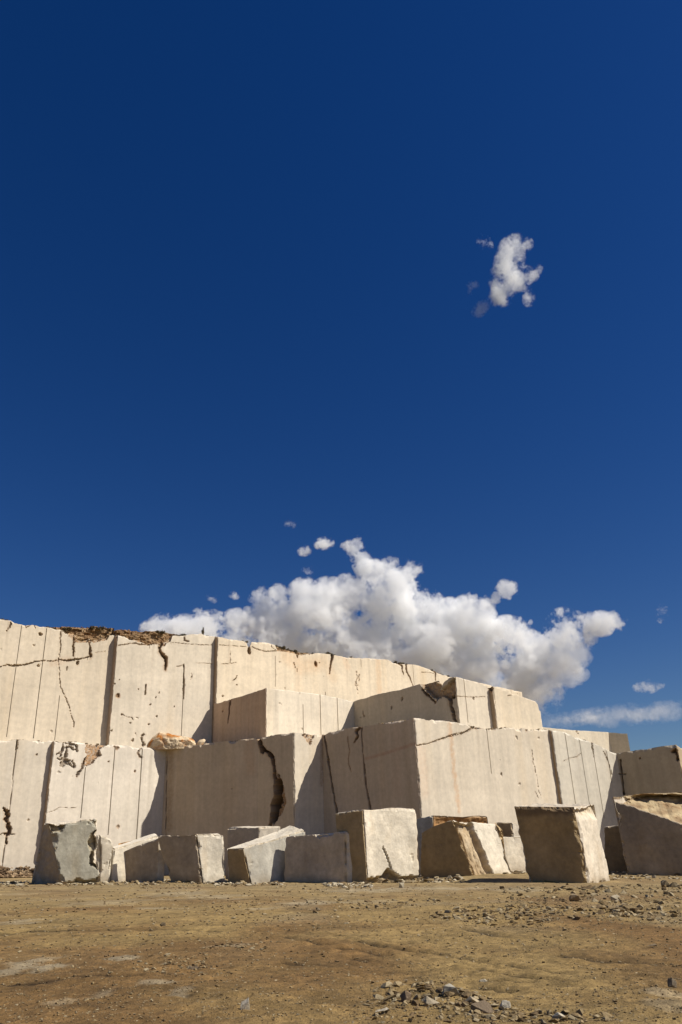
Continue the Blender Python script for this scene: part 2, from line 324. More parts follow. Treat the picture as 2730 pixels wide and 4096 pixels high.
# R1
T.crack(10, 3, [(1178, 690), (1190, 790), (1202, 905)], 9, .3, .2, .2); T.crack(10, 3, [(1170, 778), (1212, 778)], 7, .2, .2); T.pit(10, 3, 1303, 680, 7)
T.crack(10, 3, [(1500, 640), (1528, 630), (1540, 690)], [10, 20, 14], .4, .8, 1.)
T.seccol = {0: MARBLE * [.92, .93, .95], 2: MARBLE * [.93, .95, 1.0], 3: MARBLE * [.80, .74, .68], 4: MARBLE * [.80, .75, .70], 6: MARBLE * [.80, .74, .69], 1: MARBLE * [.6, .5, .42], 8: MARBLE * [.6, .48, .36], 9: MARBLE * [.95, .99, 1.03], 10: MARBLE * [.62, .6, .56], 11: MARBLE * [.7, .62, .5]}  # shaded sides tinted darker: shade put into colour along with brown weathering
face = 'cut_face'
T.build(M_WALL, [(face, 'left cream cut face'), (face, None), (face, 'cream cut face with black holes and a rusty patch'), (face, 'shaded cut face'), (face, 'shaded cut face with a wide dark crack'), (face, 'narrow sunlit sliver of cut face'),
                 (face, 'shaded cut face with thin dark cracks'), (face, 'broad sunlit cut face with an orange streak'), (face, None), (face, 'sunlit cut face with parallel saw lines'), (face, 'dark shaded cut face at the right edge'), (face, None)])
LOW = T

# ---- middle bench
M1k = at_z(*Z(2, 330, 714), zL)[:2]; M1i = at_z(*Z(2, 12, 492), zM)[:2]; M1k = hit(M1i, M1k - M1i, Z(2, 337, 393))[:2]
M2i = at_z(*Z(2, 885, 478), zM)[:2]; M2q = at_z(*Z(2, 1400, 345), zM)[:2]; M2k = hit(M2i, M2q - M2i, Z(2, 1523, 325))[:2]
M3i = hit(M2k, D1, Z(3, 352, 224))[:2]; M3k = hit(M3i, D2, Z(3, 377, 226))[:2]; M3e = hit(M3k, az(58), Z(3, 672, 335))[:2]
T = Tier('middle_quarry_bench', 'middle tier of cut stone on the lower bench, with a broken rusty upper corner', [M1i, M1k, M2i, M2k, M3i, M3k, M3e, M3e + 6 * az(4)], zL - .12, 92., chip=.06)
T.top(0, 2, [(14, 492), (170, 450), (334, 394)]); T.top(1, 2, [(338, 394), (540, 416), (700, 438), (884, 478)])
T.top(2, 2, [(888, 477), (1050, 430), (1180, 405), (1300, 370), (1398, 346), (1412, 362), (1432, 408), (1448, 362), (1480, 332), (1520, 325)])
T.top(3, 2, [(1525, 325), (1560, 330)]); T.top(3, 3, [(150, 168), (250, 195), (334, 222)]); T.top(5, 3, [(378, 227), (450, 250), (500, 272), (600, 305), (650, 322), (664, 345), (671, 380)])
T.topz.append((T.u0[-1], T.topz[-1][1] - 1.2))
T.crack(0, 2, [(112, 470), (106, 540), (98, 612)], [16, 14, 12], .25, .7, .4); T.pit(0, 2, 65, 540, 8)
for x in (150, 180, 230, 275): T.stain(0, 2, [(x, 470), (x - 3, 680)], 16, (.48, .28, .16), .22)
T.slot(1, 2, (569, 500), (572, 680), 6); T.slot(1, 2, (676, 440), (682, 690), 9); T.slot(1, 2, (783, 458), (790, 660), 9); T.crack(1, 2, [(418, 488), (438, 500)], 4, .05, .2); T.slot(1, 2, (550, 418), (550, 430), 4)
T.pit(2, 2, 1190, 465, 11, .2, .3, 1.4); T.pit(2, 2, 1123, 520, 8, .2, .2, 2.); T.crack(2, 2, [(1320, 402), (1350, 440), (1400, 486)], [24, 14, 9], .25, .9, .8)
T.crack(2, 2, [(945, 540), (950, 570)], 10, .08, .4, 1.)
T.rusts.append(([T.uz(2, Z(2, *p)) for p in ((1300, 365), (1400, 340), (1440, 400), (1525, 320), (1525, 460), (1480, 470), (1450, 445), (1410, 470), (1370, 440))], .35, .75))
T.crack(2, 2, [(1490, 455), (1500, 520), (1515, 570), (1530, 610)], [50, 34, 26, 22], .8, .6, .8)
T.stain(2, 2, [(900, 500), (1000, 470)], 60, (.62, .5, .34), .4)
T.slot(3, 3, (200, 180), (222, 455), 6); T.crack(3, 3, [(150, 291), (240, 296), (330, 294)], 3, .06, .3); T.pit(3, 3, 262, 303, 9, .14, .3)
T.crack(5, 3, [(478, 286), (498, 283)], 6, .06, .4); T.crack(5, 3, [(380, 230), (395, 330), (385, 400)], 4, .04, .2)
T.crack(4, 3, [(345, 225), (372, 240)], 30, .5, .8, 1.)
T.seccol = {0: MARBLE * [.82, .68, .60], 2: MARBLE * [.72, .69, .65], 4: MARBLE * [.6, .5, .4], 5: MARBLE * [1, .98, .94]}  # sides turned from the sun painted darker, shade added to their tint
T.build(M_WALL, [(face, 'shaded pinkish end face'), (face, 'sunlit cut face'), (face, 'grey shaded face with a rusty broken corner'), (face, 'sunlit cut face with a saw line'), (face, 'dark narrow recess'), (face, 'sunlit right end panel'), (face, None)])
MID = T

# ---- upper bench
U3k = hit(M1i, D1, Z(1, 1368, 230))[:2] - .02 * D2; U2i = U3k - .4 * D2
U2k = hit(U2i, D1, Z(1, 738, 220))[:2]; U1i = U2k - .5 * D2; U1s = U1i - 14 * D1
U3e = hit(U3k, D1, Z(3, 560, 250))[:2]
T = Tier('upper_quarry_bench', 'tallest upper tier of cream cut stone with a ragged brown rim against the sky', [U1s, U1i, U2k, U2i, U3k, U3e], zL - .10, 125., chip=.12)
T.topD(0, [(-70, 1408)]); T.top(0, 1, [(0, 113), (70, 124), (80, 145), (100, 146), (150, 156), (215, 154), (290, 170), (380, 182), (402, 190), (410, 212), (450, 205), (478, 216), (490, 248), (520, 255), (560, 238), (610, 250), (640, 232), (665, 240), (688, 222), (720, 218)])
T.top(2, 1, [(739, 220), (800, 230), (812, 244), (850, 240), (880, 255), (930, 272), (960, 262), (1000, 270), (1050, 258), (1075, 238), (1082, 222), (1160, 222), (1210, 212), (1258, 208), (1290, 222), (1350, 228)])
T.top(4, 2, [(30, 72), (160, 95), (215, 104), (222, 135), (236, 132), (246, 106), (340, 108), (395, 124), (405, 150), (470, 158), (560, 176), (680, 176), (740, 184), (800, 195), (900, 205), (1000, 208), (1100, 217), (1150, 237), (1220, 247), (1270, 247), (1370, 278), (1420, 302), (1480, 320), (1560, 335)])
T.topz.append((T.u0[-1], T.uz(4, Z(3, 555, 262))[1]))
for a, b, w in (((135, 160), (45, 860), 4), ((295, 178), (210, 868), 6), ((368, 600), (352, 880), 4), ((440, 215), (415, 440), 3), ((548, 360), (505, 850), 2.5)): T.slot(0, 1, a, b, w)
T.crack(0, 1, [(0, 422), (40, 405), (70, 410), (100, 412), (160, 405), (230, 385), (280, 380), (330, 384), (375, 374), (420, 380), (470, 372), (520, 366), (570, 352)], [6, 8, 11, 14, 9, 6, 7, 4, 5, 12, 13, 12, 10], .2, .35, .7)
T.crack(0, 1, [(388, 190), (378, 240), (380, 300), (368, 370), (372, 450), (380, 540), (405, 600), (432, 660), (440, 700), (463, 765), (462, 800)], [8, 7, 6, 5, 4, 5, 4, 7, 6, 6, 4], .12, .2, .4)
T.crack(0, 1, [(472, 215), (465, 270), (461, 300), (466, 352)], [8, 8, 13, 7], .25, .6, .5); T.crack(0, 1, [(560, 268), (566, 310), (572, 352)], [9, 12, 22], .2, .7, .9); T.crack(0, 1, [(75, 142), (62, 172), (38, 198)], [12, 8, 6], .15, .4, .6); T.crack(0, 1, [(600, 330), (660, 322)], 3, .06, .3)
T.pit(0, 1, 255, 213, 13, .25, .3); T.pit(0, 1, 241, 412, 10, .2, .2); T.pit(0, 1, 489, 395, 11, .25, .4, 1.4); T.pit(0, 1, 212, 284, 9, .06, .2); T.crack(0, 1, [(422, 420), (420, 440)], 7, .15, .2); T.crack(0, 1, [(215, 155), (225, 180)], 5, .1, .2); T.crack(0, 1, [(155, 158), (165, 172), (190, 160)], 6, .1, .4)
T.slot(2, 1, (938, 285), (905, 860), 2.5); T.slot(2, 1, (1157, 410), (1140, 856), 6); T.crack(2, 1, [(1155, 405), (1153, 470), (1156, 510), (1150, 620)], [10, 8, 16, 6], .2, .3, .5); T.slot(2, 1, (1160, 225), (1158, 400), 2.5)
T.crack(2, 1, [(1025, 262), (1006, 300), (1012, 330), (1036, 360), (1045, 390), (1040, 436)], [26, 32, 26, 30, 26, 16], .6, .8, .5)
T.crack(2, 1, [(742, 285), (800, 276), (850, 270), (880, 280), (940, 278), (985, 268)], [4, 5, 7, 8, 8, 8], .12, .5); T.crack(2, 1, [(1070, 268), (1110, 270), (1160, 275), (1250, 282), (1332, 282)], 4, .08, .2); T.crack(2, 1, [(1162, 230), (1158, 252), (1185, 260)], 9, .15, .4, .8); T.crack(2, 1, [(1230, 395), (1330, 400)], 3, .05, .2); T.crack(2, 1, [(1112, 418), (1155, 410)], 6, .08, .3)
for x, y, r, ru in ((742, 600, 15, .8), (718, 525, 9, .3), (943, 655, 8, .3), (1000, 580, 6, .2), (935, 778, 9, .3), (832, 880, 11, .3), (895, 850, 13, .3), (905, 905, 12, .3), (820, 772, 7, .2), (868, 562, 5, .2), (1095, 668, 6, .2), (985, 730, 7, .2), (765, 718, 8, .3), (750, 500, 5, .2), (980, 612, 5, .2), (700, 820, 7, .2)): T.pit(2, 1, x, y, r, .12, ru)
T.crack(2, 1, [(916, 532), (914, 592)], 10, .2, .3, .3); T.crack(2, 1, [(770, 718), (800, 735), (830, 738), (832, 752)], 5, .07, .2); T.crack(2, 1, [(905, 845), (890, 870), (897, 912)], 12, .15, .3, 1.2); T.crack(2, 1, [(850, 830), (858, 850)], 6, .1, .2); T.crack(2, 1, [(1205, 465), (1196, 500)], 6, .08, .2); T.crack(2, 1, [(1198, 462), (1208, 492)], 4, .08, .2)
T.crack(4, 2, [(45, 127), (120, 130), (210, 137)], 4, .08, .2); T.crack(4, 2, [(215, 100), (232, 120), (232, 175)], [34, 30, 14], .45, .85, 1.); T.crack(4, 2, [(250, 138), (290, 155), (335, 166), (400, 162), (450, 160)], 6, .12, .4)
T.crack(4, 2, [(375, 115), (372, 140), (395, 155)], 4, .08, .2); T.crack(4, 2, [(535, 178), (535, 205)], [22, 8], .2, .8, .9); T.crack(4, 2, [(513, 240), (520, 268)], 7, .12, .9, .8); T.pit(4, 2, 650, 245, 14, .16, .95, 1.6); T.pit(4, 2, 672, 236, 6, .1, .8); T.crack(4, 2, [(530, 272), (532, 292)], 4, .08, .5)
T.crack(4, 2, [(755, 185), (748, 220), (742, 250), (737, 305)], [32, 20, 12, 6], .4, .9, .5); T.crack(4, 2, [(1160, 240), (1190, 250), (1198, 310)], [8, 16, 8], .25, .8, .8); T.crack(4, 2, [(1215, 245), (1220, 290), (1240, 330), (1258, 380)], [20, 12, 8, 6], .22, .7, .5)
T.crack(4, 2, [(1390, 280), (1400, 300), (1400, 345)], [30, 14, 6], .3, .6, .6); T.crack(4, 2, [(1310, 297), (1345, 297), (1392, 304)], 4, .08, .3)
for a, b, w in (((395, 195), (396, 385), 4), ((933, 206), (933, 262), 4), ((845, 215), (848, 355), 3), ((1262, 248), (1262, 375), 5), ((710, 420), (710, 450), 6), ((1022, 400), (1022, 440), 3), ((450, 400), (450, 425), 3), ((700, 320), (700, 420), 2.5)): T.slot(4, 2, a, b, w)
for q in ([(905, 290), (910, 330), (900, 360), (915, 380)], [(905, 400), (915, 430)], [(920, 310), (918, 350)], [(900, 370), (908, 400)]): T.crack(4, 2, q, 6, .08, .4, 1.4)
T.crack(4, 2, [(155, 320), (145, 340), (128, 350)], 8, .12, .2, 1.); T.pit(4, 2, 153, 377, 7, .1, .2); T.pit(4, 2, 64, 445, 8, .14, .3); T.crack(4, 2, [(112, 165), (114, 205), (110, 240)], 5, .07, .2, .8); T.crack(4, 2, [(60, 245), (110, 243), (150, 235)], 4, .07, .2)
T.stain(4, 2, [(470, 200), (560, 260), (650, 250)], 110, (.68, .44, .24), .42); T.stain(4, 2, [(700, 220), (760, 330)], 80, (.68, .46, .26), .32); T.stain(4, 2, [(1040, 220), (1050, 420)], 44, (.70, .48, .29), .5); T.stain(4, 2, [(830, 215), (850, 260)], 50, (.70, .46, .28), .35); T.stain(4, 2, [(540, 300), (545, 420)], 60, (.70, .5, .32), .3)
T.stain(0, 1, [(330, 400), (390, 380), (420, 370)], 40, (.6, .42, .28), .4)
for poly in (((400, 195), (480, 205), (560, 250), (640, 240), (690, 225), (680, 245), (620, 262), (520, 268), (470, 262), (430, 220)),): T.rusts.append(([T.uz(0, Z(1, *p)) for p in poly], .16, .8))
T.rusts.append(([T.uz(2, Z(1, *p)) for p in ((800, 225), (1080, 215), (1080, 250), (1050, 268), (1030, 290), (980, 275), (930, 285), (880, 265), (830, 250))], .16, .8))
T.rusts.append(([T.uz(4, Z(2, *p)) for p in ((400, 110), (480, 150), (560, 170), (670, 172), (560, 188), (480, 172), (410, 158))], .14, .85))
T.seccol = {0: MARBLE * [.95, .93, .90], 1: MARBLE * [.6, .5, .44], 3: MARBLE * [.6, .5, .42], 2: MARBLE, 4: MARBLE * [1.03, 1.0, .95]}  # short returns darkened in colour to read as shaded
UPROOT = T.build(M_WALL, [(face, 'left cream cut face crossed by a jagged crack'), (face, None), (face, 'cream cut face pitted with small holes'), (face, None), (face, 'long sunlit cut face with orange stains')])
UP = T

# ---- far wall on the right
Fs = at_y(*Z(3, 640, 478), 86)[:2]; Fk = hit(Fs, az(60), Z(3, 1105, 515))[:2]; Fe = hit(Fk, az(112), Z(3, 1222, 522))[:2]
T = Tier('far_quarry_wall', 'distant pale squared wall end beyond the right part of the lower bench', [Fs - 3 * az(60), Fs, Fk, Fe], -2.5, 135., du=.12, dv=.12, chip=.04)
T.top(1, 3, [(645, 478), (760, 490), (880, 502), (1104, 515)]); T.top(2, 3, [(1106, 517), (1220, 524)]); T.topz.append((0, T.topz[0][1]))
T.pit(1, 3, 905, 512, 14, .12, .4); T.pit(1, 3, 915, 525, 10, .12, .4)
T.seccol = {0: MARBLE * .95, 1: MARBLE * [.95, .95, .93], 2: MARBLE * [.8, .78, .72]}  # end face tinted darker, its weaker sunlight painted in
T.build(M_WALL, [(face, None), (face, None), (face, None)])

# ------------------------------------------------------------------ ground
def gz(x, y):
    x = np.asarray(x, float); y = np.asarray(y, float)
    far = sstep(60, 200, np.hypot(x, y)); return SLOPE * np.clip(x, -80, 80) * (1 - far) - 1.0 * far
def soil_h(x, y):
    d = np.hypot(x, y); near = 1 - sstep(30, 70, d)
    h = .05 * fbm(p3(x * .22, y * .22, 3.), 4) + .022 * fbm(p3(x * 1.1, y * 1.1, 8.), 4) + near * .026 * fbm(p3(x * 4.5, y * 4.5, 5.), 4) + (1 - sstep(10, 25, d)) * .014 * fbm(p3(x * 13, y * 13, 9.), 2)
    h = h + .26 * sstep(32.8, 37.5, y) * sstep(1.5, 6, x) * (1 - sstep(60, 90, d))
    return h
TRACKS = []
def gpt(r, x, y):          # ground zooms: 7 = left half, 8 = right half
    ox = {7: 0, 8: 1365}[r]; return ground((ox + x / 1.1487) / S, (3496 + y / 1.1487) / S)[:2]
for r, pts, w, dp in ((8, [(80, 318), (250, 345), (380, 360), (560, 385), (720, 410), (850, 435), (1000, 450)], .045, .045), (8, [(0, 345), (120, 355), (220, 372)], .05, .04), (8, [(50, 380), (115, 400)], .05, .04), (8, [(590, 435), (720, 455), (900, 478), (1050, 500)], .045, .045), (8, [(690, 488), (830, 505)], .04, .05),
                      (8, [(1040, 378), (1200, 395), (1350, 405), (1568, 425)], .09, .04), (7, [(1320, 290), (1400, 315), (1520, 335)], .05, .04), (7, [(1300, 410), (1400, 415), (1568, 435)], .04, .04), (7, [(0, 275), (150, 265), (330, 262), (500, 262)], .10, .03), (7, [(650, 262), (850, 262), (1050, 268)], .06, .03), (7, [(0, 520), (200, 500), (420, 470), (620, 470)], .05, .03), (8, [(640, 520), (760, 540)], .05, .04), (8, [(0, 290), (140, 292)], .06, .03), (8, [(560, 262), (760, 300)], .05, .03)):
    TRACKS.append((np.array([gpt(r, *p) for p in pts]), w, dp))
PALE = []
for r, x, y, dx, dy, am in ((7, 100, 425, 90, 42, .8), (7, 230, 430, 75, 22, .8), (7, 570, 388, 95, 14, .8), (7, 715, 503, 85, 14, .7), (7, 820, 550, 60, 30, .6), (7, 90, 218, 100, 14, .6), (7, 820, 90, 150, 14, .5), (7, 500, 130, 200, 18, .4), (7, 700, 160, 110, 6, .6), (7, 490, 540, 60, 24, .5), (7, 285, 580, 50, 18, .4), (7, 1060, 335, 130, 10, .5), (7, 1190, 160, 90, 7, .5), (7, 1000, 105, 160, 12, .5), (7, 1450, 132, 130, 12, .6), (8, 1500, 545, 90, 26, .5), (8, 1480, 610, 100, 30, .4), (8, 120, 75, 200, 12, .6), (8, 400, 66, 260, 9, .6), (8, 800, 75, 160, 9, .5), (8, 140, 130, 150, 12, .4)):
    A, B = gpt(r, x - dx, y), gpt(r, x + dx, y); C_, D_ = gpt(r, x, y - dy), gpt(r, x, y + dy)
    PALE.append((gpt(r, x, y), abs(B[0] - A[0]) / 2, abs(C_[1] - D_[1]) / 2, am))
def track_field(x, y):
    t_ = np.zeros(np.shape(x)); dk = np.zeros(np.shape(x)); wob = .035 * fbm(p3(x * .9, y * .9, 2.), 3)
    for q, w, dp in TRACKS:
        lo, hi = q.min(0) - 1, q.max(0) + 1; m = (x > lo[0]) & (x < hi[0]) & (y > lo[1]) & (y < hi[1])
        if not m.any(): continue
        xx, yy = x[m] + wob[m], y[m] + wob[m]; best = np.full(xx.shape, 9.)
        for j in range(len(q) - 1):
            A, B = q[j], q[j + 1]; d = B - A; t = np.clip(((xx - A[0]) * d[0] + (yy - A[1]) * d[1]) / (d @ d), 0, 1)
            best = np.minimum(best, np.hypot(xx - A[0] - t * d[0], yy - A[1] - t * d[1]))
        brk = np.clip(.85 + .9 * fbm(p3(xx * 1.6, yy * 1.6, 6.), 2), .5, 1); w = w * 1.5
        t_[m] += brk * dp * .45 * (-np.exp(-(best / w) ** 2) + .9 * np.exp(-((best - 2.0 * w) / (.9 * w)) ** 2)); dk[m] = np.maximum(dk[m], brk * np.exp(-(best / max(.065, .9 * w)) ** 2))
    return t_, dk
def axis(segs):
    out = [segs[0][0]]
    for a, b, st in segs:
        n = max(1, int(round((b - a) / st))); out += list(a + (b - a) * np.arange(1, n + 1) / n)
    return np.array(out)
gx = axis([(-400, -120, 40), (-120, -40, 6), (-40, -18, .8), (-18, -6, .16), (-6, -3, .06), (-3, 3, .035), (3, 6, .06), (6, 18, .16), (18, 40, .8), (40, 120, 6), (120, 400, 40)])
gy = axis([(-60, -10, 8), (-10, 3, 1.), (3, 4.5, .1), (4.5, 8, .03), (8, 13, .05), (13, 24, .10), (24, 45, .18), (45, 70, 1.), (70, 160, 8), (160, 1500, 80)])
GX, GY = np.meshgrid(gx, gy); tf, rut_shade = track_field(GX, GY)
def piles(x, y):
    return 0
GZ = gz(GX, GY) + soil_h(GX, GY) + tf
d = np.hypot(GX, GY)
c = np.broadcast_to(SOIL, GZ.shape + (3,)).copy()
redd = sstep(-.12, .40, fbm(p3(GX * .35 + 4, GY * .22, 1.), 4) + .25 * np.exp(-((GY - 8.2) / 2.2) ** 2)); c = c * (1 - redd[..., None]) + redd[..., None] * SOIL * np.array([.70, .60, .56])
dust = sstep(.0, .5, fbm(p3(GX * .5, GY * .3, 14.), 4)) * sstep(6, 16, GY); c = c * (1 - .5 * dust[..., None]) + .5 * dust[..., None] * np.array([.33, .255, .145])
farm = sstep(12, 34, GY)[..., None] * .5; c = c * (1 - farm) + farm * np.array([.31, .235, .125])
pw = fbm(p3(GX * 2.2, GY * 2.2, 7.), 4)
for (q, a, b, am) in PALE:
    e = np.hypot((GX - q[0]) / a, (GY - q[1]) / b) + pw * 1.5; m = (1 - sstep(.45, 1.1, e))[..., None] * am; c = c * (1 - m) + m * np.array([.40, .325, .205])
c *= (1 - .78 * rut_shade)[..., None]; c *= (1 + .5 * fbm(p3(GX * 3, GY * 3, 21.), 4))[..., None] * (1 + .45 * gnoise(p3(GX * 14, GY * 10, 23.)) * (1 - sstep(14, 26, GY)))[..., None]  # ruts darkened in colour, painting the shadow of their ridges
gr = mesh_obj('ground', np.stack([GX, GY, GZ], -1).reshape(-1, 3), grid_faces(*GZ.shape), M_SOIL, np.clip(c, .01, .6).reshape(-1, 3), smooth=True)
tag(gr, kind='structure')
def gh(x, y): return float(gz(x, y) + soil_h(np.array([x]), np.array([y]))[0])

# ------------------------------------------------------------------ squared blocks
def lattice(n):
    idx = {}; P = []
    na, nb, nc_ = n
    for i in range(na + 1):
        for j in range(nb + 1):
            for k in range(nc_ + 1):
                if i in (0, na) or j in (0, nb) or k in (0, nc_): idx[(i, j, k)] = len(P); P.append((i / na, j / nb, k / nc_))
    Fq = []
    for j in range(nb):
        for k in range(nc_):
            Fq.append([idx[(0, j, k)], idx[(0, j, k + 1)], idx[(0, j + 1, k + 1)], idx[(0, j + 1, k)]]); Fq.append([idx[(na, j, k)], idx[(na, j + 1, k)], idx[(na, j + 1, k + 1)], idx[(na, j, k + 1)]])
    for i in range(na):
        for k in range(nc_):
            Fq.append([idx[(i, 0, k)], idx[(i + 1, 0, k)], idx[(i + 1, 0, k + 1)], idx[(i, 0, k + 1)]]); Fq.append([idx[(i, nb, k)], idx[(i, nb, k + 1)], idx[(i + 1, nb, k + 1)], idx[(i + 1, nb, k)]])
    for i in range(na):
        for j in range(nb):
            Fq.append([idx[(i, j, nc_)], idx[(i + 1, j, nc_)], idx[(i + 1, j + 1, nc_)], idx[(i, j + 1, nc_)]]); Fq.append([idx[(i, j, 0)], idx[(i, j + 1, 0)], idx[(i + 1, j + 1, 0)], idx[(i + 1, j, 0)]])
    return np.array(P), np.array(Fq)

def block(label, K, Kt, L, Lt, Rr, Rt, thL, thR, r=(4, 4, 4, 4, 4, 4), Y=None, Bt=None, chip=.10, rough=.012, facecol={}, roughf={}, col=MARBLE * .9, seed=0., res=.07, sink=.12, name='stone_block', cat='stone block', cut=None, cracks=()):
    """K is the upright edge nearest to the camera, L the left one, R the right one; pixels of the foot and the top of each"""
    pk, pkt, pl, plt, pr_, prt = [Z(q, *p) for q, p in zip(r, (K, Kt, L, Lt, Rr, Rt))]
    k0 = at_y(*pk, Y) if Y else ground(*pk)
    vd = np.array([k0[0], k0[1]]); vd /= np.linalg.norm(vd); side = np.array([vd[1], -vd[0]])
    def up(P, px): return hit(P, side, px)
    l0 = hit(k0, az(thL), pl); r0 = hit(k0, az(thR), pr_)
    kt, lt, rt = up(k0, pkt), up(l0, plt), up(r0, prt)
    b0 = l0 + r0 - k0; bt = lt + rt - kt
    if Bt is not None: bt = hit(b0, side, Z(r[3], *Bt))
    for q in (k0, l0, r0, b0): q[2] = gh(q[0], q[1]) - sink
    C = np.array([[[k0, kt], [l0, lt]], [[r0, rt], [b0, bt]]])          # [a][b][c]
    la = max(np.linalg.norm(rt - kt), np.linalg.norm(r0 - k0)); lb = max(np.linalg.norm(lt - kt), np.linalg.norm(l0 - k0)); lc = np.linalg.norm(kt - k0)
    n = [int(np.clip(q / res, 6, 70)) for q in (la, lb, lc)]
    P, Fq = lattice(n); a, b, cc = P.T
    def tri(a, b, c_):
        w = [np.stack([1 - a, a]), np.stack([1 - b, b]), np.stack([1 - c_, c_])]
        return np.einsum('in,jn,kn,ijkd->nd', *w, C)
    V = tri(a, b, cc); cen = C.reshape(-1, 3).mean(0)
    ctr = lambda i, v: C.take(v, i).reshape(-1, 3).mean(0)
    fn = {}
    for nm, (i, v) in dict(left=(0, 0), right=(0, 1), front=(1, 0), back=(1, 1), bottom=(2, 0), top=(2, 1)).items():
        q = C.take(v, i); nrm = np.cross(q[1, 1] - q[0, 0], q[1, 0] - q[0, 1]); nrm /= np.linalg.norm(nrm)
        if nrm @ (q.reshape(-1, 3).mean(0) - cen) < 0: nrm = -nrm
        fn[nm] = nrm
    da, db, dc = np.minimum(a, 1 - a) * la, np.minimum(b, 1 - b) * lb, np.minimum(cc, 1 - cc) * lc
    Q = V + seed * 13.7; R = chip * np.clip(fbm(Q * 1.1, 4) * 1.9 + .42, .06, 1.6) + chip * .75 * np.clip(fbm(Q * 3.2 + 2, 4) * 2.4 - .15, 0, 1)
    base = np.broadcast_to(np.array(col, float), V.shape).copy(); D = np.zeros_like(V); cwt = np.zeros(len(V)); csum = np.zeros_like(V); rsum = np.zeros(len(V))
    nz = rough * (fbm(Q * .7, 3) * 2 + fbm(Q * 3.5, 3) * .6) + .10 * fbm(Q * .55 + 5, 2) + .008 * fbm(Q * 6., 3) - .03 * sstep(.45, .6, fbm(Q * 2.2 + 3, 3))
    for nm, m, dd in (('left', a == 0, np.minimum(db, dc)), ('right', a == 1, np.minimum(db, dc)), ('front', b == 0, np.minimum(da, dc)), ('back', b == 1, np.minimum(da, dc)), ('bottom', cc == 0, np.minimum(da, db)), ('top', cc == 1, np.minimum(da, db))):
        amp = roughf.get(nm, 0.)
        h = nz - np.clip(R - dd, 0, 1) * .8
        if amp: h = h - amp * np.clip(ridged(Q * np.array([1.1, 1.1, 1.6]), 5) * .6 + .55, 0, 1.2) * (.4 + .6 * sstep(0, .3, dd))
        D[m] += (fn[nm] * h[:, None])[m]
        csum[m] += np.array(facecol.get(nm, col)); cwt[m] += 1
        rsum[m] = np.maximum(rsum[m], sstep(R[m] * .6, 0, dd[m]) * .5 + (.45 if amp else 0) * np.clip(fbm(Q[m] * 2.5, 3) + .4, 0, 1))
    V = V + D; base = csum / cwt[:, None]
    wv = fbm(Q * 1.8, 4); base = base * (1 + .22 * wv + .1 * fbm(Q * 5., 3))[:, None]
    chipcol = np.array([.52, .39, .22]); rs = np.clip(rsum, 0, 1)[:, None] * np.clip(.55 + fbm(Q * 4, 3), .1, 1)[:, None]; base = base * (1 - rs) + rs * chipcol
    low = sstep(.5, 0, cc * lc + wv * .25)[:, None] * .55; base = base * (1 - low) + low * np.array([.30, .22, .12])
    stn = sstep(.15, .6, fbm(Q * np.array([1.3, 1.3, .5]) + 40, 4))[:, None] * .35; base = base * (1 - stn) + stn * base * np.array([.75, .62, .45])
    if cut: V, base = cut(V, base, P, fn, C)
    org = (k0 + b0) / 2; org[2] = gh(org[0], org[1])
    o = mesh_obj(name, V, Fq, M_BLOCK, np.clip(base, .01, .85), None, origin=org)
    return tag(o, label, cat)

BR = np.array([.36, .26, .135]); WH = np.array([.74, .66, .52]); SH = np.array([.50, .405, .29])  # SH and BR paint shade onto left faces; BR is also brown stone
def crumble(V, base, P, fn, C):
    a, b, c = P.T; V = V.copy(); w_ = fbm(V * 2.2, 3) * .12; f = (b == 0)
    m = np.maximum(sstep(.30, .24, a + w_) * sstep(.85, .89, c + w_ * .6), sstep(.36, .30, np.hypot((a - 1.02 + w_) * 1.3, (c - .55 + w_) * 1.1)))
    m = np.maximum(m, sstep(.10, .05, c + w_ * .6 - .06 * a)) * f; rg = np.clip(ridged(V * 2.6, 4) * .5 + .5, 0, 1); V = V - fn['front'] * (m * (.05 + .28 * rg))[:, None]
    g = np.clip(.5 + 1.6 * fbm(V * 3.5, 3), 0, 1)[:, None]; cc_ = np.array([.20, .14, .07]) * (1 - g) + np.array([.50, .43, .29]) * g; m = m[:, None] * .85; return V, base * (1 - m) + m * cc_
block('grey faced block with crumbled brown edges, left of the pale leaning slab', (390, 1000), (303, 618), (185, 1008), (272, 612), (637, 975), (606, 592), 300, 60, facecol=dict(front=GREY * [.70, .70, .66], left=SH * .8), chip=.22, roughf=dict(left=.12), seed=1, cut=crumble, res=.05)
block('low pale sliver of stone peeking out behind the right edge of the grey faced block', (625, 985), (625, 690), (560, 985), (560, 690), (703, 960), (712, 722), 300, 70, Y=38.3, chip=.14, seed=2, col=WH * .9)
block('bright white slab peeking out behind a small shaded block, left of the wedge block', (700, 986), (715, 775), (660, 980), (690, 760), (992, 972), (1000, 692), 310, 60, Y=38.6, col=WH, chip=.06, seed=3, name='stone_slab', cat='stone slab')
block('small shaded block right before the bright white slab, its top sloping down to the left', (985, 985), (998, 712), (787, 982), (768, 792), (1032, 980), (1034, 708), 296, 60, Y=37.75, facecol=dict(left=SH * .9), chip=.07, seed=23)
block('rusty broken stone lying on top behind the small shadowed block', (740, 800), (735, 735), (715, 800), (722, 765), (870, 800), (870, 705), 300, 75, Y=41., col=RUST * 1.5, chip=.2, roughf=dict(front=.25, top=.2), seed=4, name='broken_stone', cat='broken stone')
block('wedge block with a sunlit upper right triangle and an undercut brown left face', (1275, 975), (1230, 680), (1075, 968), (988, 696), (1420, 968), (1412, 682), 295, 58, Y=36.8, facecol=dict(left=SH * .85, front=WH * .9), chip=.16, seed=5)
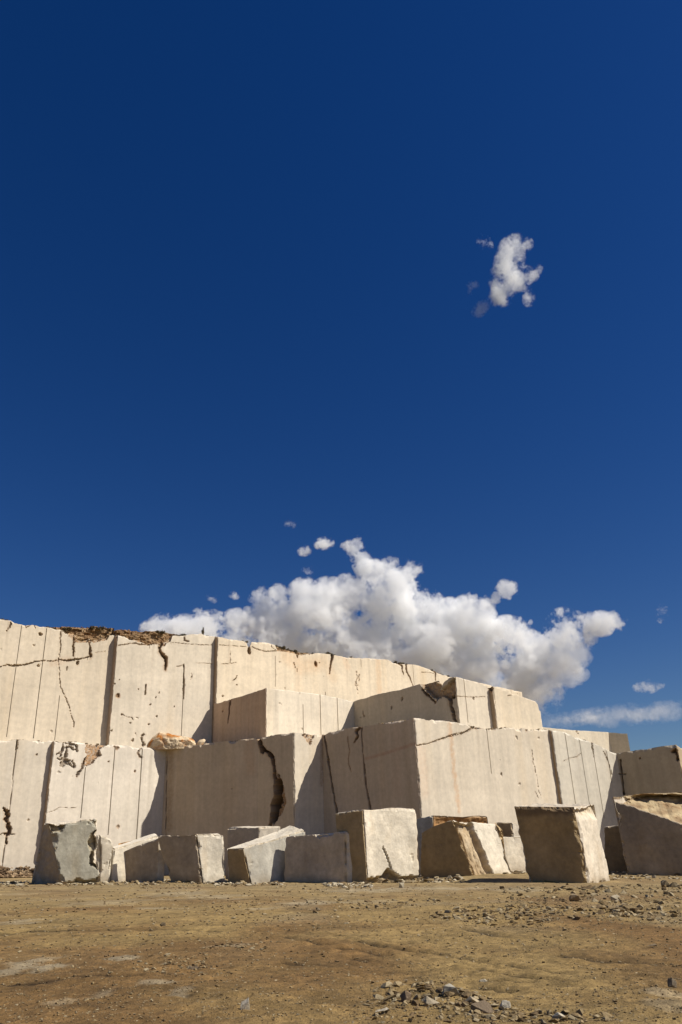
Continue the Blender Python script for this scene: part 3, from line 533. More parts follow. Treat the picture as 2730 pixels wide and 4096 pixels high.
block('grey shaded stone block half hidden behind the tilted bright slab', (292, 830), (292, 487), (82, 830), (92, 490), (440, 820), (430, 476), 298, 70, (5,) * 6, Y=40.0, chip=.08, facecol=dict(left=SH), seed=6)
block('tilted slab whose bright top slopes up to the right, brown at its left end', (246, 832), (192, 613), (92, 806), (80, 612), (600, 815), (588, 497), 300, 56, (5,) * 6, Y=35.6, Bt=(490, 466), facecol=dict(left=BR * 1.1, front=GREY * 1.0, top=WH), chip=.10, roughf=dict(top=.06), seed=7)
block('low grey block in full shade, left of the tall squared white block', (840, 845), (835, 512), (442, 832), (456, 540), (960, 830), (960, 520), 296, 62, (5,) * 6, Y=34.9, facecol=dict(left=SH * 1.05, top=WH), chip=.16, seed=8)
def chipfoot(V, base, P, fn, C):
    a, b, c = P.T; m = (b == 0); prof = .10 + .10 * np.exp(-((a - .42) / .14) ** 2) + .05 * fbm(p3(a * 9, a * 0, 2.), 3)
    k = m * sstep(prof + .015, prof - .015, c); V = V - fn['front'] * (k * .30)[:, None] * np.clip(1 + fbm(V * 3, 3), .3, 2)[:, None]
    base = base * (1 - k[:, None] * .75) + k[:, None] * .75 * np.array([.36, .25, .12])
    pts = [(.33, .49), (.40, .36), (.44, .27), (.455, .22)]
    for (x1, y1), (x2, y2) in zip(pts, pts[1:]):
        d = np.array([x2 - x1, y2 - y1]); t = np.clip(((a - x1) * d[0] + (c - y1) * d[1]) / (d @ d), 0, 1); q = np.hypot(a - x1 - t * d[0], c - y1 - t * d[1])
        kk = m * (1 - sstep(.006, .014, q)); V = V - fn['front'] * (kk * .12)[:, None]; base = base * (1 - .6 * kk[:, None])
    return V, base
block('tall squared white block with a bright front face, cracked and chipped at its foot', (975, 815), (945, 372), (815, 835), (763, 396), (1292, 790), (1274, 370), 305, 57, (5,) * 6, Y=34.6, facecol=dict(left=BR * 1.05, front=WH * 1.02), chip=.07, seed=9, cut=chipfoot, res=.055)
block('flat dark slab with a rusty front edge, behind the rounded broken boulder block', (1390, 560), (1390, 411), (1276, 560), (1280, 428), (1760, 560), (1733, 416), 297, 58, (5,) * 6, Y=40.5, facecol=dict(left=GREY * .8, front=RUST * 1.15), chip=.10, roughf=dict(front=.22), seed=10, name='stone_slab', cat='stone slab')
def archtop(V, base, P, fn, C):
    a, b, c = P.T; V = V.copy(); V[:, 2] -= c * (.10 * b ** 2) + c * .22 * np.clip(b - .6, 0, 1)
    lim = .40 + .10 * (1 - c) + .06 * fbm(p3(c * 6, c * 0, 4.), 3); f = (b == 0); m = np.clip(sstep(lim + .02, lim - .03, a) * f, 0, 1)
    rr = np.clip(ridged(V * np.array([2.2, 2.2, .8]), 5) * .5 + .5, 0, 1); crev = np.exp(-((a - lim + .06) / .05) ** 2) * f * (c < .93)
    V = V - fn['front'] * (m * (.24 * rr + .0) + .08 * crev)[:, None] - fn['left'] * (m * np.clip(.12 - a, 0, 1) * 2.5 * rr)[:, None]
    g = np.clip(.5 + 1.5 * fbm(V * np.array([2., 2., 1.]), 4), 0, 1)[:, None]; cc_ = np.array([.36, .25, .13]) * (1 - g) + np.array([.60, .48, .31]) * g
    m = m[:, None] * .9; return V, base * (1 - m) + m * cc_
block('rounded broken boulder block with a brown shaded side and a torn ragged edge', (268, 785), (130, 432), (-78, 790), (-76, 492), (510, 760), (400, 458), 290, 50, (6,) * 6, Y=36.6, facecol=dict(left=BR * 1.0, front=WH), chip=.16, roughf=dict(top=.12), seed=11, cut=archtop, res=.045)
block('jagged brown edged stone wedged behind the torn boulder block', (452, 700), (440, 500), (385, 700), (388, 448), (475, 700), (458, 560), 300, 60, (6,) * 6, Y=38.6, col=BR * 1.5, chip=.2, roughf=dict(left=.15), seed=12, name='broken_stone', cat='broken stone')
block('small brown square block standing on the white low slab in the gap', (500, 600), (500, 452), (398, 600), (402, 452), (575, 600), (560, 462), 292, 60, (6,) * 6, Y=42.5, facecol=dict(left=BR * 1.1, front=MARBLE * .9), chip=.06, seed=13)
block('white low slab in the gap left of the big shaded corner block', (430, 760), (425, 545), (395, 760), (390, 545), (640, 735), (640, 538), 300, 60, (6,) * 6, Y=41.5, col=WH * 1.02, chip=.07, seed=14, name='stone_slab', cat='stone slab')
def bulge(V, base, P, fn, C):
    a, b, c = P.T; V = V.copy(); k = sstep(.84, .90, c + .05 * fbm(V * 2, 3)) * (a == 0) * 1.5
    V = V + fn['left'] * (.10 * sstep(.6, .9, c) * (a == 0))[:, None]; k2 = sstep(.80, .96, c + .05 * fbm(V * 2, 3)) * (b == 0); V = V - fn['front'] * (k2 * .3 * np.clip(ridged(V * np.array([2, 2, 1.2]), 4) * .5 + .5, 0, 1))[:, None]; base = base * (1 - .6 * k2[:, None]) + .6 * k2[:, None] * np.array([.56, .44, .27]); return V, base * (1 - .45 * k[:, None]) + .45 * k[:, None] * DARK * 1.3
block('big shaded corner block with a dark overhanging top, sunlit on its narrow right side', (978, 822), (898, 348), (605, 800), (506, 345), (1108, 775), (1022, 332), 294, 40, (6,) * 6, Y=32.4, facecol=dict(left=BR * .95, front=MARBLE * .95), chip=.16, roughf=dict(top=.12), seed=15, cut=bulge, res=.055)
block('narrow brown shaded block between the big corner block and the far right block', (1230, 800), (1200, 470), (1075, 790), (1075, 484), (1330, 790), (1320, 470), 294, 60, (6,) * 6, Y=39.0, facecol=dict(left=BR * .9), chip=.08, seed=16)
def ledge(V, base, P, fn, C):
    a, b, c = P.T; V = V.copy(); lc = np.linalg.norm(C[0, 1, 1] - C[0, 1, 0]); cb = np.clip(.93 - .58 * (1 - b), .5, .95) + .05 * fbm(p3(b * 9, b * 0, 3.), 4)
    la = float((C[1, 0, 1] - C[0, 0, 1]) @ -fn['left']); k = np.clip(c - cb, 0, 1); rg = np.clip(ridged(V * np.array([1.3, 1.3, 2.2]), 5) * .5 + .5, 0, 1); m = sstep(0, .02, k)
    push = k / np.clip(1 - cb, .05, 1) * np.minimum((1 - cb) * lc * 2.0, la * .8) + m * (.05 + .5 * rg); mv = np.clip(push - a * la, 0, 9); V = V - fn['left'] * mv[:, None]; V[:, 2] -= m * (c > .98) * np.abs(fbm(V * 1.3, 4)) * .15; m = m * ((mv > 0) | (c > .98))
    f = np.clip(.5 + 1.6 * fbm(V * np.array([1.2, 1.2, 3.]), 4), 0, 1)[:, None]; cc_ = np.array([.26, .16, .075]) * (1 - f) + np.array([.52, .405, .23]) * f
    m = m[:, None] * .9; return V, base * (1 - m) + m * cc_
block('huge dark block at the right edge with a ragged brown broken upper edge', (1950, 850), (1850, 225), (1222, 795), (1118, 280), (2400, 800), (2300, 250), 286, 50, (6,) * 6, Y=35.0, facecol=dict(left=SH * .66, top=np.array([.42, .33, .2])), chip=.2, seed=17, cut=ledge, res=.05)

# rock resting on the bench edge
def chunk(name, label, cat, pix, Yd, r, col, amp=.18, seed=0., depth=1.2, rustamt=.6, zbase=None, n=(46, 14, 20)):
    top = [at_y(*Z(r, *p), Yd) for p in pix]; xs = np.array([t[0] for t in top]); zs = np.array([t[2] for t in top]); zb = zbase if zbase is not None else zs.min() - .1
    P, Fq = lattice(n); a, b, c = P.T; X = xs[0] + a * (xs[-1] - xs[0]); zt = np.interp(X, xs, zs); taper = 1 - .35 * np.abs(2 * b - 1) ** 2
    V = np.stack([X, Yd + (b - .5) * depth * (.55 + .45 * np.sin(np.pi * np.clip(a, .03, .97))), zb + c * (zt - zb) * taper], -1); Q = V + seed * 5.1
    V = V + amp * .5 * np.stack([fbm(Q * 2, 3), ridged(Q * 1.8 + 7, 4) * .8, fbm(Q * 2 + 9, 3) * (c > .05)], -1)
    rr = sstep(-.15, .25, fbm(Q * 1.6 + 3, 4))[:, None] * rustamt * np.clip(.35 + c * 1.2, 0, 1)[:, None]; C = np.array(col) * (1 - rr) + rr * np.array([.44, .17, .035])
    C = C * (1 + .3 * fbm(Q * 5, 3))[:, None]; org = V.mean(0); org[2] = zb
    return tag(mesh_obj(name, V, Fq, M_STONE, np.clip(C, .01, .8), None, origin=org), label, cat)
q = LOW.rimpt(LOW.u0[3] - .6)[0]
chunk('broken_stone', 'orange stained broken stone resting on the edge of the lower bench', 'broken stone', [(925, 905), (960, 855), (1005, 832), (1060, 838), (1100, 850), (1150, 858), (1190, 860), (1215, 885), (1232, 905)], float(q[1]) + .1, 1, (.66, .52, .34), seed=2, zbase=zL - .12, depth=1.1, amp=.26, rustamt=1.)
chunk('broken_stone', 'small pale stone beside the orange stained stone on the bench edge', 'broken stone', [(1232, 900), (1250, 878), (1280, 870), (1300, 880), (1302, 892)], float(q[1]) - .15, 1, (.66, .52, .34), seed=4, zbase=zL - .1, depth=.5, amp=.06, n=(16, 8, 8))

# ------------------------------------------------------------------ loose stones
def hull(seed, n=12, flat=.65):
    rnd = random.Random(seed); bm = bmesh.new()
    for _ in range(n):
        v = np.array([rnd.gauss(0, 1) for _ in range(3)]); v /= np.linalg.norm(v); v *= rnd.uniform(.75, 1.); bm.verts.new((v[0] * 1.15, v[1] * .9, v[2] * flat))
    g = bmesh.ops.convex_hull(bm, input=bm.verts); bmesh.ops.delete(bm, geom=[e for e in g['geom_interior'] if isinstance(e, bmesh.types.BMVert)], context='VERTS')
    bmesh.ops.triangulate(bm, faces=bm.faces); V = np.array([v.co[:] for v in bm.verts]); bm.verts.index_update(); Fq = np.array([[v.index for v in f.verts] for f in bm.faces]); bm.free()
    return V, Fq
HULLS = [hull(100 + i, 9 + i % 6, .5 + .06 * (i % 5)) for i in range(14)]
STCOL = [np.array(c) for c in ((.27, .195, .095), (.30, .225, .12), (.21, .145, .068), (.34, .27, .16), (.15, .10, .048))]
def rot(rz, tx):
    c1, s1, c2, s2 = math.cos(rz), math.sin(rz), math.cos(tx), math.sin(tx)
    return np.array([[c1, -s1, 0], [s1, c1, 0], [0, 0, 1]]) @ np.array([[1, 0, 0], [0, c2, -s2], [0, s2, c2]])
cand = []      # x, y, size
rr = random.Random(5)
def scatter(r, poly, n, s0, s1, pw=2.2):
    xs = [p[0] for p in poly]; ys = [p[1] for p in poly]; k = 0
    while k < n:
        x, y = rr.uniform(min(xs), max(xs)), rr.uniform(min(ys), max(ys)); ins = False
        for i in range(len(poly)):
            (x1, y1), (x2, y2) = poly[i], poly[(i + 1) % len(poly)]
            if (y1 > y) != (y2 > y) and x < (x2 - x1) * (y - y1) / (y2 - y1) + x1: ins = not ins
        if not ins: continue
        g = gpt(r, x, y); k += 1; px = s0 + (s1 - s0) * rr.random() ** pw                  # size in print pixels
        cand.append((g[0], g[1], px * 1.28 / 1.1487 * math.hypot(*g) / 3500 * .5))
scatter(8, [(400, 180), (560, 160), (820, 140), (1010, 160), (1020, 215), (880, 258), (600, 235), (410, 205)], 420, 6, 34)
scatter(8, [(0, 105), (200, 120), (460, 110), (460, 140), (230, 165), (0, 160)], 130, 5, 26)
scatter(8, [(640, 70), (1568, 45), (1568, 230), (1000, 215), (880, 150), (640, 110)], 520, 5, 34)
scatter(8, [(0, 60), (1568, 60), (1568, 320), (0, 320)], 420, 3, 14)
scatter(8, [(1080, 150), (1300, 130), (1400, 180), (1350, 200), (1100, 185)], 40, 16, 44)
scatter(8, [(0, 300), (1568, 300), (1568, 689), (0, 689)], 700, 3, 15, 3)
scatter(8, [(150, 530), (480, 505), (720, 560), (740, 620), (1200, 645), (1300, 689), (650, 689), (560, 640), (150, 600)], 420, 8, 44)
scatter(8, [(0, 600), (600, 600), (1000, 689), (0, 689)], 200, 5, 30)
scatter(8, [(400, 180), (640, 110), (820, 90), (1568, 45), (1568, 240), (1010, 215), (880, 258), (600, 235), (410, 205)], 1800, 3, 9)
scatter(8, [(100, 530), (480, 505), (720, 560), (740, 620), (1200, 645), (1300, 689), (650, 689), (560, 640), (100, 600)], 900, 3, 10)
scatter(7, [(0, 60), (1568, 60), (1568, 300), (0, 300)], 460, 3, 15, 2.6)
scatter(7, [(900, 130), (1568, 100), (1568, 230), (1100, 230)], 90, 8, 20)
scatter(7, [(0, 300), (1568, 300), (1568, 689), (0, 689)], 620, 3, 15, 3)
scatter(7, [(720, 365), (960, 380), (960, 440), (720, 410)], 120, 5, 20)
scatter(7, [(920, 325), (1230, 325), (1230, 350), (920, 350)], 80, 5, 22)
scatter(7, [(600, 400), (1000, 410), (1000, 450), (600, 450)], 60, 8, 24)
scatter(7, [(640, 55), (880, 50), (880, 70), (640, 70)], 50, 5, 14)
HERO = []
for r, x, y, w, h, lab in ((8, 505, 545, 75, 62, 'grey pointed rock at the left of the rock pile in the bottom foreground'), (8, 655, 620, 105, 58, 'large dark domed rock at the right of the foreground rock pile'), (8, 600, 585, 70, 40, 'flat tan rock behind the large dark domed rock'), (8, 755, 605, 50, 42, 'whitish upright stone right of the large dark domed rock'), (8, 415, 590, 80, 45, 'broad tan rock left of the grey pointed rock in the foreground pile'), (8, 195, 640, 70, 28, 'low flat pale stone left of the foreground rock pile'), (8, 305, 570, 60, 60, 'dark brown rock at the far left of the foreground pile'), (8, 1525, 510, 36, 46, 'dark upright rock near the right edge of the foreground'),
                           (8, 1490, 48, 40, 36, 'dark stone in front of the huge block at the right edge'), (8, 1530, 50, 46, 30, 'rounded stone beside the dark stone under the huge right block'), (8, 655, 490, 40, 18, 'small pale brick shaped stone beside the tyre marks'), (7, 1128, 610, 44, 56, 'whitish pointed stone standing alone in the left foreground'), (7, 895, 432, 56, 20, 'flat dark stone in the middle of the left foreground'), (8, 280, 52, 30, 28, 'pale angular stone in front of the tall squared white block'), (8, 1075, 112, 50, 40, 'rounded brown stone in the gravel below the big corner block'), (8, 1270, 110, 54, 34, 'pale tilted stone at the right end of the gravel heap'),
                           (8, 1000, 655, 60, 34, 'pale stone at the very bottom of the picture, right of the rock pile'), (7, 750, 238, 26, 20, 'dark lone stone in the middle of the dusty ground'), (7, 1465, 165, 26, 20, 'dark lone stone left of the middle gravel'), (8, 1432, 328, 46, 16, 'flat dark stone lying alone at the right of the bare ground')):
    g = gpt(r, x, y + h * .35); d = math.hypot(*g); HERO.append((g[0], g[1], w / 1.1487 * d / 3500 * .5, h / 1.1487 * d / 3500 * .5, lab))
HC = [(.40, .36, .28), (.19, .14, .09), (.36, .29, .19), (.46, .41, .32), (.34, .28, .19), (.44, .38, .28), (.20, .14, .085), (.19, .15, .10), (.24, .19, .12), (.3, .25, .16), (.46, .40, .29), (.46, .40, .30), (.15, .11, .07), (.48, .42, .30), (.27, .2, .12), (.38, .32, .22), (.46, .40, .30), (.16, .12, .07), (.16, .12, .07), (.2, .15, .09)]
def subdiv_hull(V, Fq, amp, seed, hw, hh):
    me = bpy.data.meshes.new('rock'); me.from_pydata(V.tolist(), [], Fq.tolist()); bm = bmesh.new(); bm.from_mesh(me); bpy.data.meshes.remove(me)
    bmesh.ops.subdivide_edges(bm, edges=bm.edges, cuts=4, use_grid_fill=True); bmesh.ops.triangulate(bm, faces=bm.faces); bm.verts.index_update()
    V = np.array([v.co[:] for v in bm.verts]); Fq = np.array([[v.index for v in f.verts] for f in bm.faces]); bm.free()
    V = V / np.abs(V).max(0) * np.array([hw, hw * .8, hh]); Q = V / hw
    return V * (1 + amp * ridged(Q * 1.6 + seed, 4))[:, None], Fq
for i, (x, y, hw, hh, lab) in enumerate(HERO):
    V, Fq = HULLS[(i * 5 + 3) % 14]; V, Fq = subdiv_hull(V, Fq, .10, i * 3.1, hw, hh); z = gh(x, y) + hh * .55
    C = np.array(HC[i]) * (1 + .4 * fbm(V / hw * 2 + i, 3))[:, None]
    tag(mesh_obj('rock', V + np.array([x, y, z]), Fq, M_STONE, np.clip(C, .01, .8), None, origin=(x, y, gh(x, y))), lab, 'rock')
cand.sort(key=lambda c: -c[2] / math.hypot(c[0], c[1]))
big, small = cand[:270], cand[270:]
VAR = []
for i in range(14):
    V, Fq = HULLS[i]
    for j in range(2):
        col = STCOL[(i + 2 * j) % 5]; me_o = mesh_obj('stone', V, Fq, M_STONE, np.broadcast_to(col, V.shape)); VAR.append(me_o.data); bpy.data.objects.remove(me_o)
for x, y, s_ in big:
    o = bpy.data.objects.new('stone', rr.choice(VAR)); o.location = (x, y, gh(x, y) + s_ * .22); o.scale = (s_ * rr.uniform(.8, 1.3), s_ * rr.uniform(.7, 1.1), s_ * rr.uniform(.6, 1.05)); o.rotation_euler = (rr.uniform(-.4, .4), rr.uniform(-.4, .4), rr.uniform(0, 6.28)); link(o)
    tag(o, 'one of the many small angular tan stones scattered loose over the quarry floor', 'stone', 'loose stones scattered on the quarry floor')
def merge(items, name, parent=None, cols=STCOL, zoff=.2):
    Vs, Fs, Cs, b = [], [], [], 0
    for x, y, z, s_ in items:
        V, Fq = HULLS[rr.randrange(14)]; V = (V * s_ * np.array([rr.uniform(.8, 1.3), rr.uniform(.7, 1.1), rr.uniform(.55, 1.)])) @ rot(rr.uniform(0, 6.28), rr.uniform(-.4, .4)).T
        Vs.append(V + np.array([x, y, z + s_ * zoff])); Fs.append(Fq + b); b += len(V); Cs.append(np.broadcast_to(rr.choice(cols) * rr.uniform(.8, 1.2), V.shape))
    return mesh_obj(name, np.concatenate(Vs), np.concatenate(Fs), M_STONE, np.concatenate(Cs), parent)
sx = np.array([c_[0] for c_ in small]); sy = np.array([c_[1] for c_ in small]); 
ex = [(g[0], g[1]) for g in (gpt(rr.choice((7, 8)), rr.uniform(0, 1568), 40 + 649 * rr.random() ** .8) for _ in range(11000))]
allx = np.concatenate([sx, [e[0] for e in ex]]); ally = np.concatenate([sy, [e[1] for e in ex]]); alls = [c_[2] for c_ in small] + [(3. + 9. * rr.random() ** 3) / 1.1487 * math.hypot(*e) / 3500 * .8 for e in ex]
zz = gz(allx, ally) + soil_h(allx, ally)
tag(merge(zip(allx, ally, zz, alls), 'gravel'), 'fine tan gravel and stone chips strewn over the whole quarry floor', 'gravel', kind='stuff')
# rubble swept against the feet of the blocks
feet = []
def foot(r, x0, x1, y, n, s0=.04, s1=.16, dy=14):
    for _ in range(n * 3):
        px = Z(r, rr.uniform(x0, x1), y + rr.uniform(-dy, dy)); g = ground(*px); feet.append((g[0], g[1], gh(g[0], g[1]), rr.uniform(s0, s1) * 1.15 * rr.random() ** .9))
foot(4, 300, 1000, 992, 160); foot(4, 1000, 1568, 985, 90); foot(5, 0, 450, 838, 70); foot(5, 700, 1000, 848, 90); foot(5, 960, 1568, 815, 260, .05, .2, 18); foot(6, 0, 600, 795, 160, .05, .18, 24); foot(6, 980, 1568, 812, 120); foot(4, 0, 180, 1000, 60)
tag(merge(feet, 'rubble', cols=STCOL + [np.array((.45, .38, .26))] * 3), 'broken stone rubble swept along the feet of the squared blocks', 'rubble', kind='stuff')
lb = []
for _ in range(1100):
    u_ = LOW.u0[1] - rr.uniform(0, 8.5); p_, n_ = LOW.rimpt(u_); k = rr.uniform(.0, .9); lb.append((p_[0] + n_[0] * k, p_[1] + n_[1] * k, gh(p_[0], p_[1]) + (.9 - k) * rr.uniform(0, .75), rr.uniform(.07, .22)))
tag(merge(lb, 'debris', cols=[np.array((.20, .13, .07)), np.array((.27, .19, .11)), np.array((.14, .09, .05))]), 'brown rock debris heaped at the foot of the left lower wall', 'rubble', kind='stuff')

lip = []
for k_, r_, x0_, x1_, n_c in ((6, 2, 1030, 1240, 60), (7, 3, 230, 500, 90), (7, 3, 560, 720, 30), (3, 2, 60, 250, 25), (2, 4, 350, 700, 40), (6, 2, 700, 900, 25), (9, 3, 880, 1100, 25), (0, 4, 20, 290, 40)):
    for _ in range(n_c):
        xx_ = rr.uniform(x0_, x1_); u_ = LOW.uz(k_, Z(r_, xx_, 600 if r_ == 2 else 490 if r_ == 3 else 110))[0]; p_, nn_ = LOW.rimpt(u_); b_ = rr.uniform(.05, .6); lip.append((p_[0] - nn_[0] * b_, p_[1] - nn_[1] * b_, p_[2], rr.uniform(.03, .15) * rr.random() ** .5))
tag(merge(lip, 'rubble', cols=STCOL + [np.array((.45, .36, .24)), np.array((.5, .42, .3))]), 'small broken chips lying along the top edge of the lower bench', 'rubble', kind='stuff')
# weathered cap along the upper rim
CAPC = [np.array(c_) for c_ in ((.32, .20, .10), (.20, .11, .05), (.42, .29, .16), (.13, .075, .035), (.26, .175, .10))]
def cap_ribbon(k, r, pts, drop, amp, seed, setb=.06, depth=2.5):
    q = [UP.uz(k, Z(r, *p)) for p in pts]; u0_, u1_ = q[0][0], q[-1][0]; n = int((u1_ - u0_) / .05); uu = np.linspace(u0_, u1_, n)
    zt = np.interp(uu, [a[0] for a in q], [a[1] for a in q]); zb = np.minimum(np.interp(uu, UP.u, UP.zt) - drop, zt - .12); nr = 26; nb = 8
    zt = zt - .10 + .10 * fbm(p3(uu * 2.2, uu * 0, seed), 4)
    kk = np.clip(np.searchsorted(UP.u0, uu, 'right') - 1, 0, len(UP.len) - 1); P = UP.P[kk] + UP.dir[kk] * (uu - UP.u0[kk])[:, None]; nn = UP.nor[k]
    v = np.linspace(0, 1, nr)[:, None]; Zf = zb + v * (zt - zb); Uf = np.broadcast_to(uu, Zf.shape)
    lay = np.floor((Zf + .10 * fbm(p3(Uf * .9, Zf, seed), 3)) * 5.5); cell = gnoise(p3(lay * 3.7 + .3, np.floor(Uf * 1.6 + lay * .37) * 2.3 + .4, seed + .5))
    dd = setb + amp * (.5 * (cell + .5) + .5 * (ridged(p3(Uf * 2.6, Zf * 5., seed), 4) * .5 + .5)) - .04 + .25 * v * amp
    X = P[:, 0] - nn[0] * dd; Y = P[:, 1] - nn[1] * dd
    t = np.linspace(0, 1, nb)[1:, None]; Xb = X[-1] - nn[0] * t * depth; Yb = Y[-1] - nn[1] * t * depth; Zb = Zf[-1] + .12 * fbm(p3(Xb * 1.5, Yb * 1.5, seed), 3) - t * .1
    X = np.concatenate([X, Xb]); Y = np.concatenate([Y, Yb]); Zq = np.concatenate([Zf, Zb]); V = np.stack([X, Y, Zq], -1).reshape(-1, 3)
    f = np.clip(fbm(V * np.array([1.5, 1.5, 4.]), 3) * 1.5 + .5, 0, 1)[:, None]; g = np.clip(fbm(V * 3 + 9, 3) * 1.5 + .4, 0, 1)[:, None]
    C = (CAPC[1] * (1 - f) + CAPC[2] * f) * (1 - .5 * g) + .5 * g * CAPC[0]
    o = mesh_obj('weathered_cap', V, grid_faces(nr + nb - 1, n), M_CAP, np.clip(C, .02, .7), UPROOT); o['label'] = 'ragged brown layer of broken weathered rock along the rim'
    for _ in range(int((u1_ - u0_) * 7)):
        i_ = rr.randrange(n); b_ = rr.uniform(.05, 1.); capst.append((P[i_, 0] - nn[0] * (setb + b_), P[i_, 1] - nn[1] * (setb + b_), zt[i_] - .06, rr.uniform(.04, .11)))
capst = []
cap_ribbon(0, 1, [(285, 165), (310, 152), (400, 150), (500, 157), (560, 155), (600, 149), (650, 152), (700, 160), (740, 163)], .25, .5, 1.)
cap_ribbon(2, 1, [(720, 168), (800, 170), (850, 176), (900, 180), (1000, 178), (1040, 185), (1080, 195), (1130, 205), (1175, 212)], .25, .5, 4.)
cap_ribbon(4, 2, [(392, 122), (430, 128), (470, 140), (540, 158), (600, 168), (690, 175)], .15, .25, 7.)
cap_ribbon(4, 2, [(1160, 234), (1190, 238), (1225, 246)], .2, .25, 9.); cap_ribbon(4, 2, [(1370, 276), (1400, 280), (1425, 302)], .2, .25, 11.)
co = merge(capst, 'loose_rock', UPROOT, CAPC); co['label'] = 'broken brown rocks lying on the weathered rim'; co['kind'] = 'stuff'

# dry shrubs on the rim
m_, nt_ = new_mat('dry_shrub'); o_ = N(nt_, 'ShaderNodeOutputMaterial'); b_ = N(nt_, 'ShaderNodeBsdfPrincipled', Roughness=.9); n_ = N(nt_, 'ShaderNodeTexNoise', Scale=6.); r_ = N(nt_, 'ShaderNodeValToRGB')
r_.color_ramp.elements[0].color = (.045, .035, .018, 1); r_.color_ramp.elements[1].color = (.16, .12, .055, 1); nt_.links.new(n_.outputs['Fac'], r_.inputs['Fac']); nt_.links.new(r_.outputs['Color'], b_.inputs['Base Color']); nt_.links.new(b_.outputs['BSDF'], o_.inputs['Surface'])
def shrub_mesh(seed, n=70, spread=.9, tall=1.):
    rnd = random.Random(seed); V, Fq = [], []
    for _ in range(n):
        a = rnd.uniform(0, 6.28); s_ = rnd.uniform(.2, 1) * spread; h = rnd.uniform(.35, 1.) * tall; w = .035; b0 = np.array([math.cos(a) * .12, math.sin(a) * .12, 0]); b1 = np.array([math.cos(a) * s_ * .7, math.sin(a) * s_ * .7, h]); mid = (b0 + b1) / 2 + np.array([0, 0, .15])
        sd = np.array([-math.sin(a), math.cos(a), 0]) * w; k = len(V); V += [b0 - sd, b0 + sd, mid + sd * 1.4, mid - sd * 1.4, b1 + sd * .5, b1 - sd * .5]; Fq += [[k, k + 1, k + 2, k + 3], [k + 3, k + 2, k + 4, k + 5]]
        for _ in range(3):
            c_ = b0 + (b1 - b0) * rnd.uniform(.5, 1) + np.array([rnd.gauss(0, .1) for _ in range(3)]); e1 = np.array([rnd.gauss(0, .07) for _ in range(3)]); e2 = np.array([rnd.gauss(0, .07) for _ in range(3)]); k = len(V); V += [c_ - e1, c_ - e2, c_ + e1, c_ + e2]; Fq.append([k, k + 1, k + 2, k + 3])
    o = mesh_obj('dry_shrub', np.array(V), np.array(Fq), m_); d = o.data; bpy.data.objects.remove(o); return d
SHR = [shrub_mesh(i) for i in range(4)]
spots = [(4, 2, x, y, s_) for x, y, s_ in ((200, 98, .3), (225, 100, .35), (410, 126, .35), (430, 134, .4), (455, 140, .55), (480, 150, .4), (505, 158, .35), (530, 160, .5), (570, 172, .25), (600, 172, .25), (640, 174, .3), (735, 182, .55), (755, 188, .4), (770, 190, .3), (880, 200, .35), (895, 202, .25), (1100, 216, .25), (1160, 236, .5), (1185, 240, .4), (1205, 244, .45), (1230, 246, .3), (1385, 280, .35), (1440, 305, .35), (1455, 308, .25), (1490, 318, .4))] + \
        [(0, 1, x, y, s_) for x, y, s_ in ((20, 114, .3), (50, 116, .3), (310, 155, .35), (350, 158, .3), (420, 160, .5), (450, 158, .4), (590, 152, .5), (625, 155, .35), (650, 155, .5), (700, 165, .3))] + [(2, 1, x, y, s_) for x, y, s_ in ((1000, 178, .4), (1030, 182, .5), (1130, 205, .35), (1150, 208, .4), (1165, 212, .4), (1310, 220, .25))]
for i, (k, r, x, y, s_) in enumerate(spots):
    u_, z_ = UP.uz(k, Z(r, x, y)); p_, n_ = UP.rimpt(u_); o = bpy.data.objects.new('dry_shrub', SHR[i % 4]); s2 = s_ * .75; o.location = (p_[0] - n_[0] * .25, p_[1] - n_[1] * .25, max(z_ - s2 * .25 - (.26 if r == 1 else .08), p_[2] - .05)); o.scale = (s2, s2, s2 * .8); o.rotation_euler = (0, 0, i * 1.7); link(o)
    tag(o, 'one of the small dry brown shrubs growing along the rim of the upper tier', 'dry shrub', 'dry shrubs along the upper rim')
u_, z_ = UP.uz(2, Z(1, 1272, 210)); p_, n_ = UP.rimpt(u_); o = bpy.data.objects.new('dry_plant', shrub_mesh(33, 46, .32, 2.2)); o.location = (p_[0], p_[1] + .2, p_[2] - .1); o.scale = (.34, .34, .34); link(o); tag(o, 'single upright dark plant standing alone on the rim near the second vertical notch', 'dry plant')

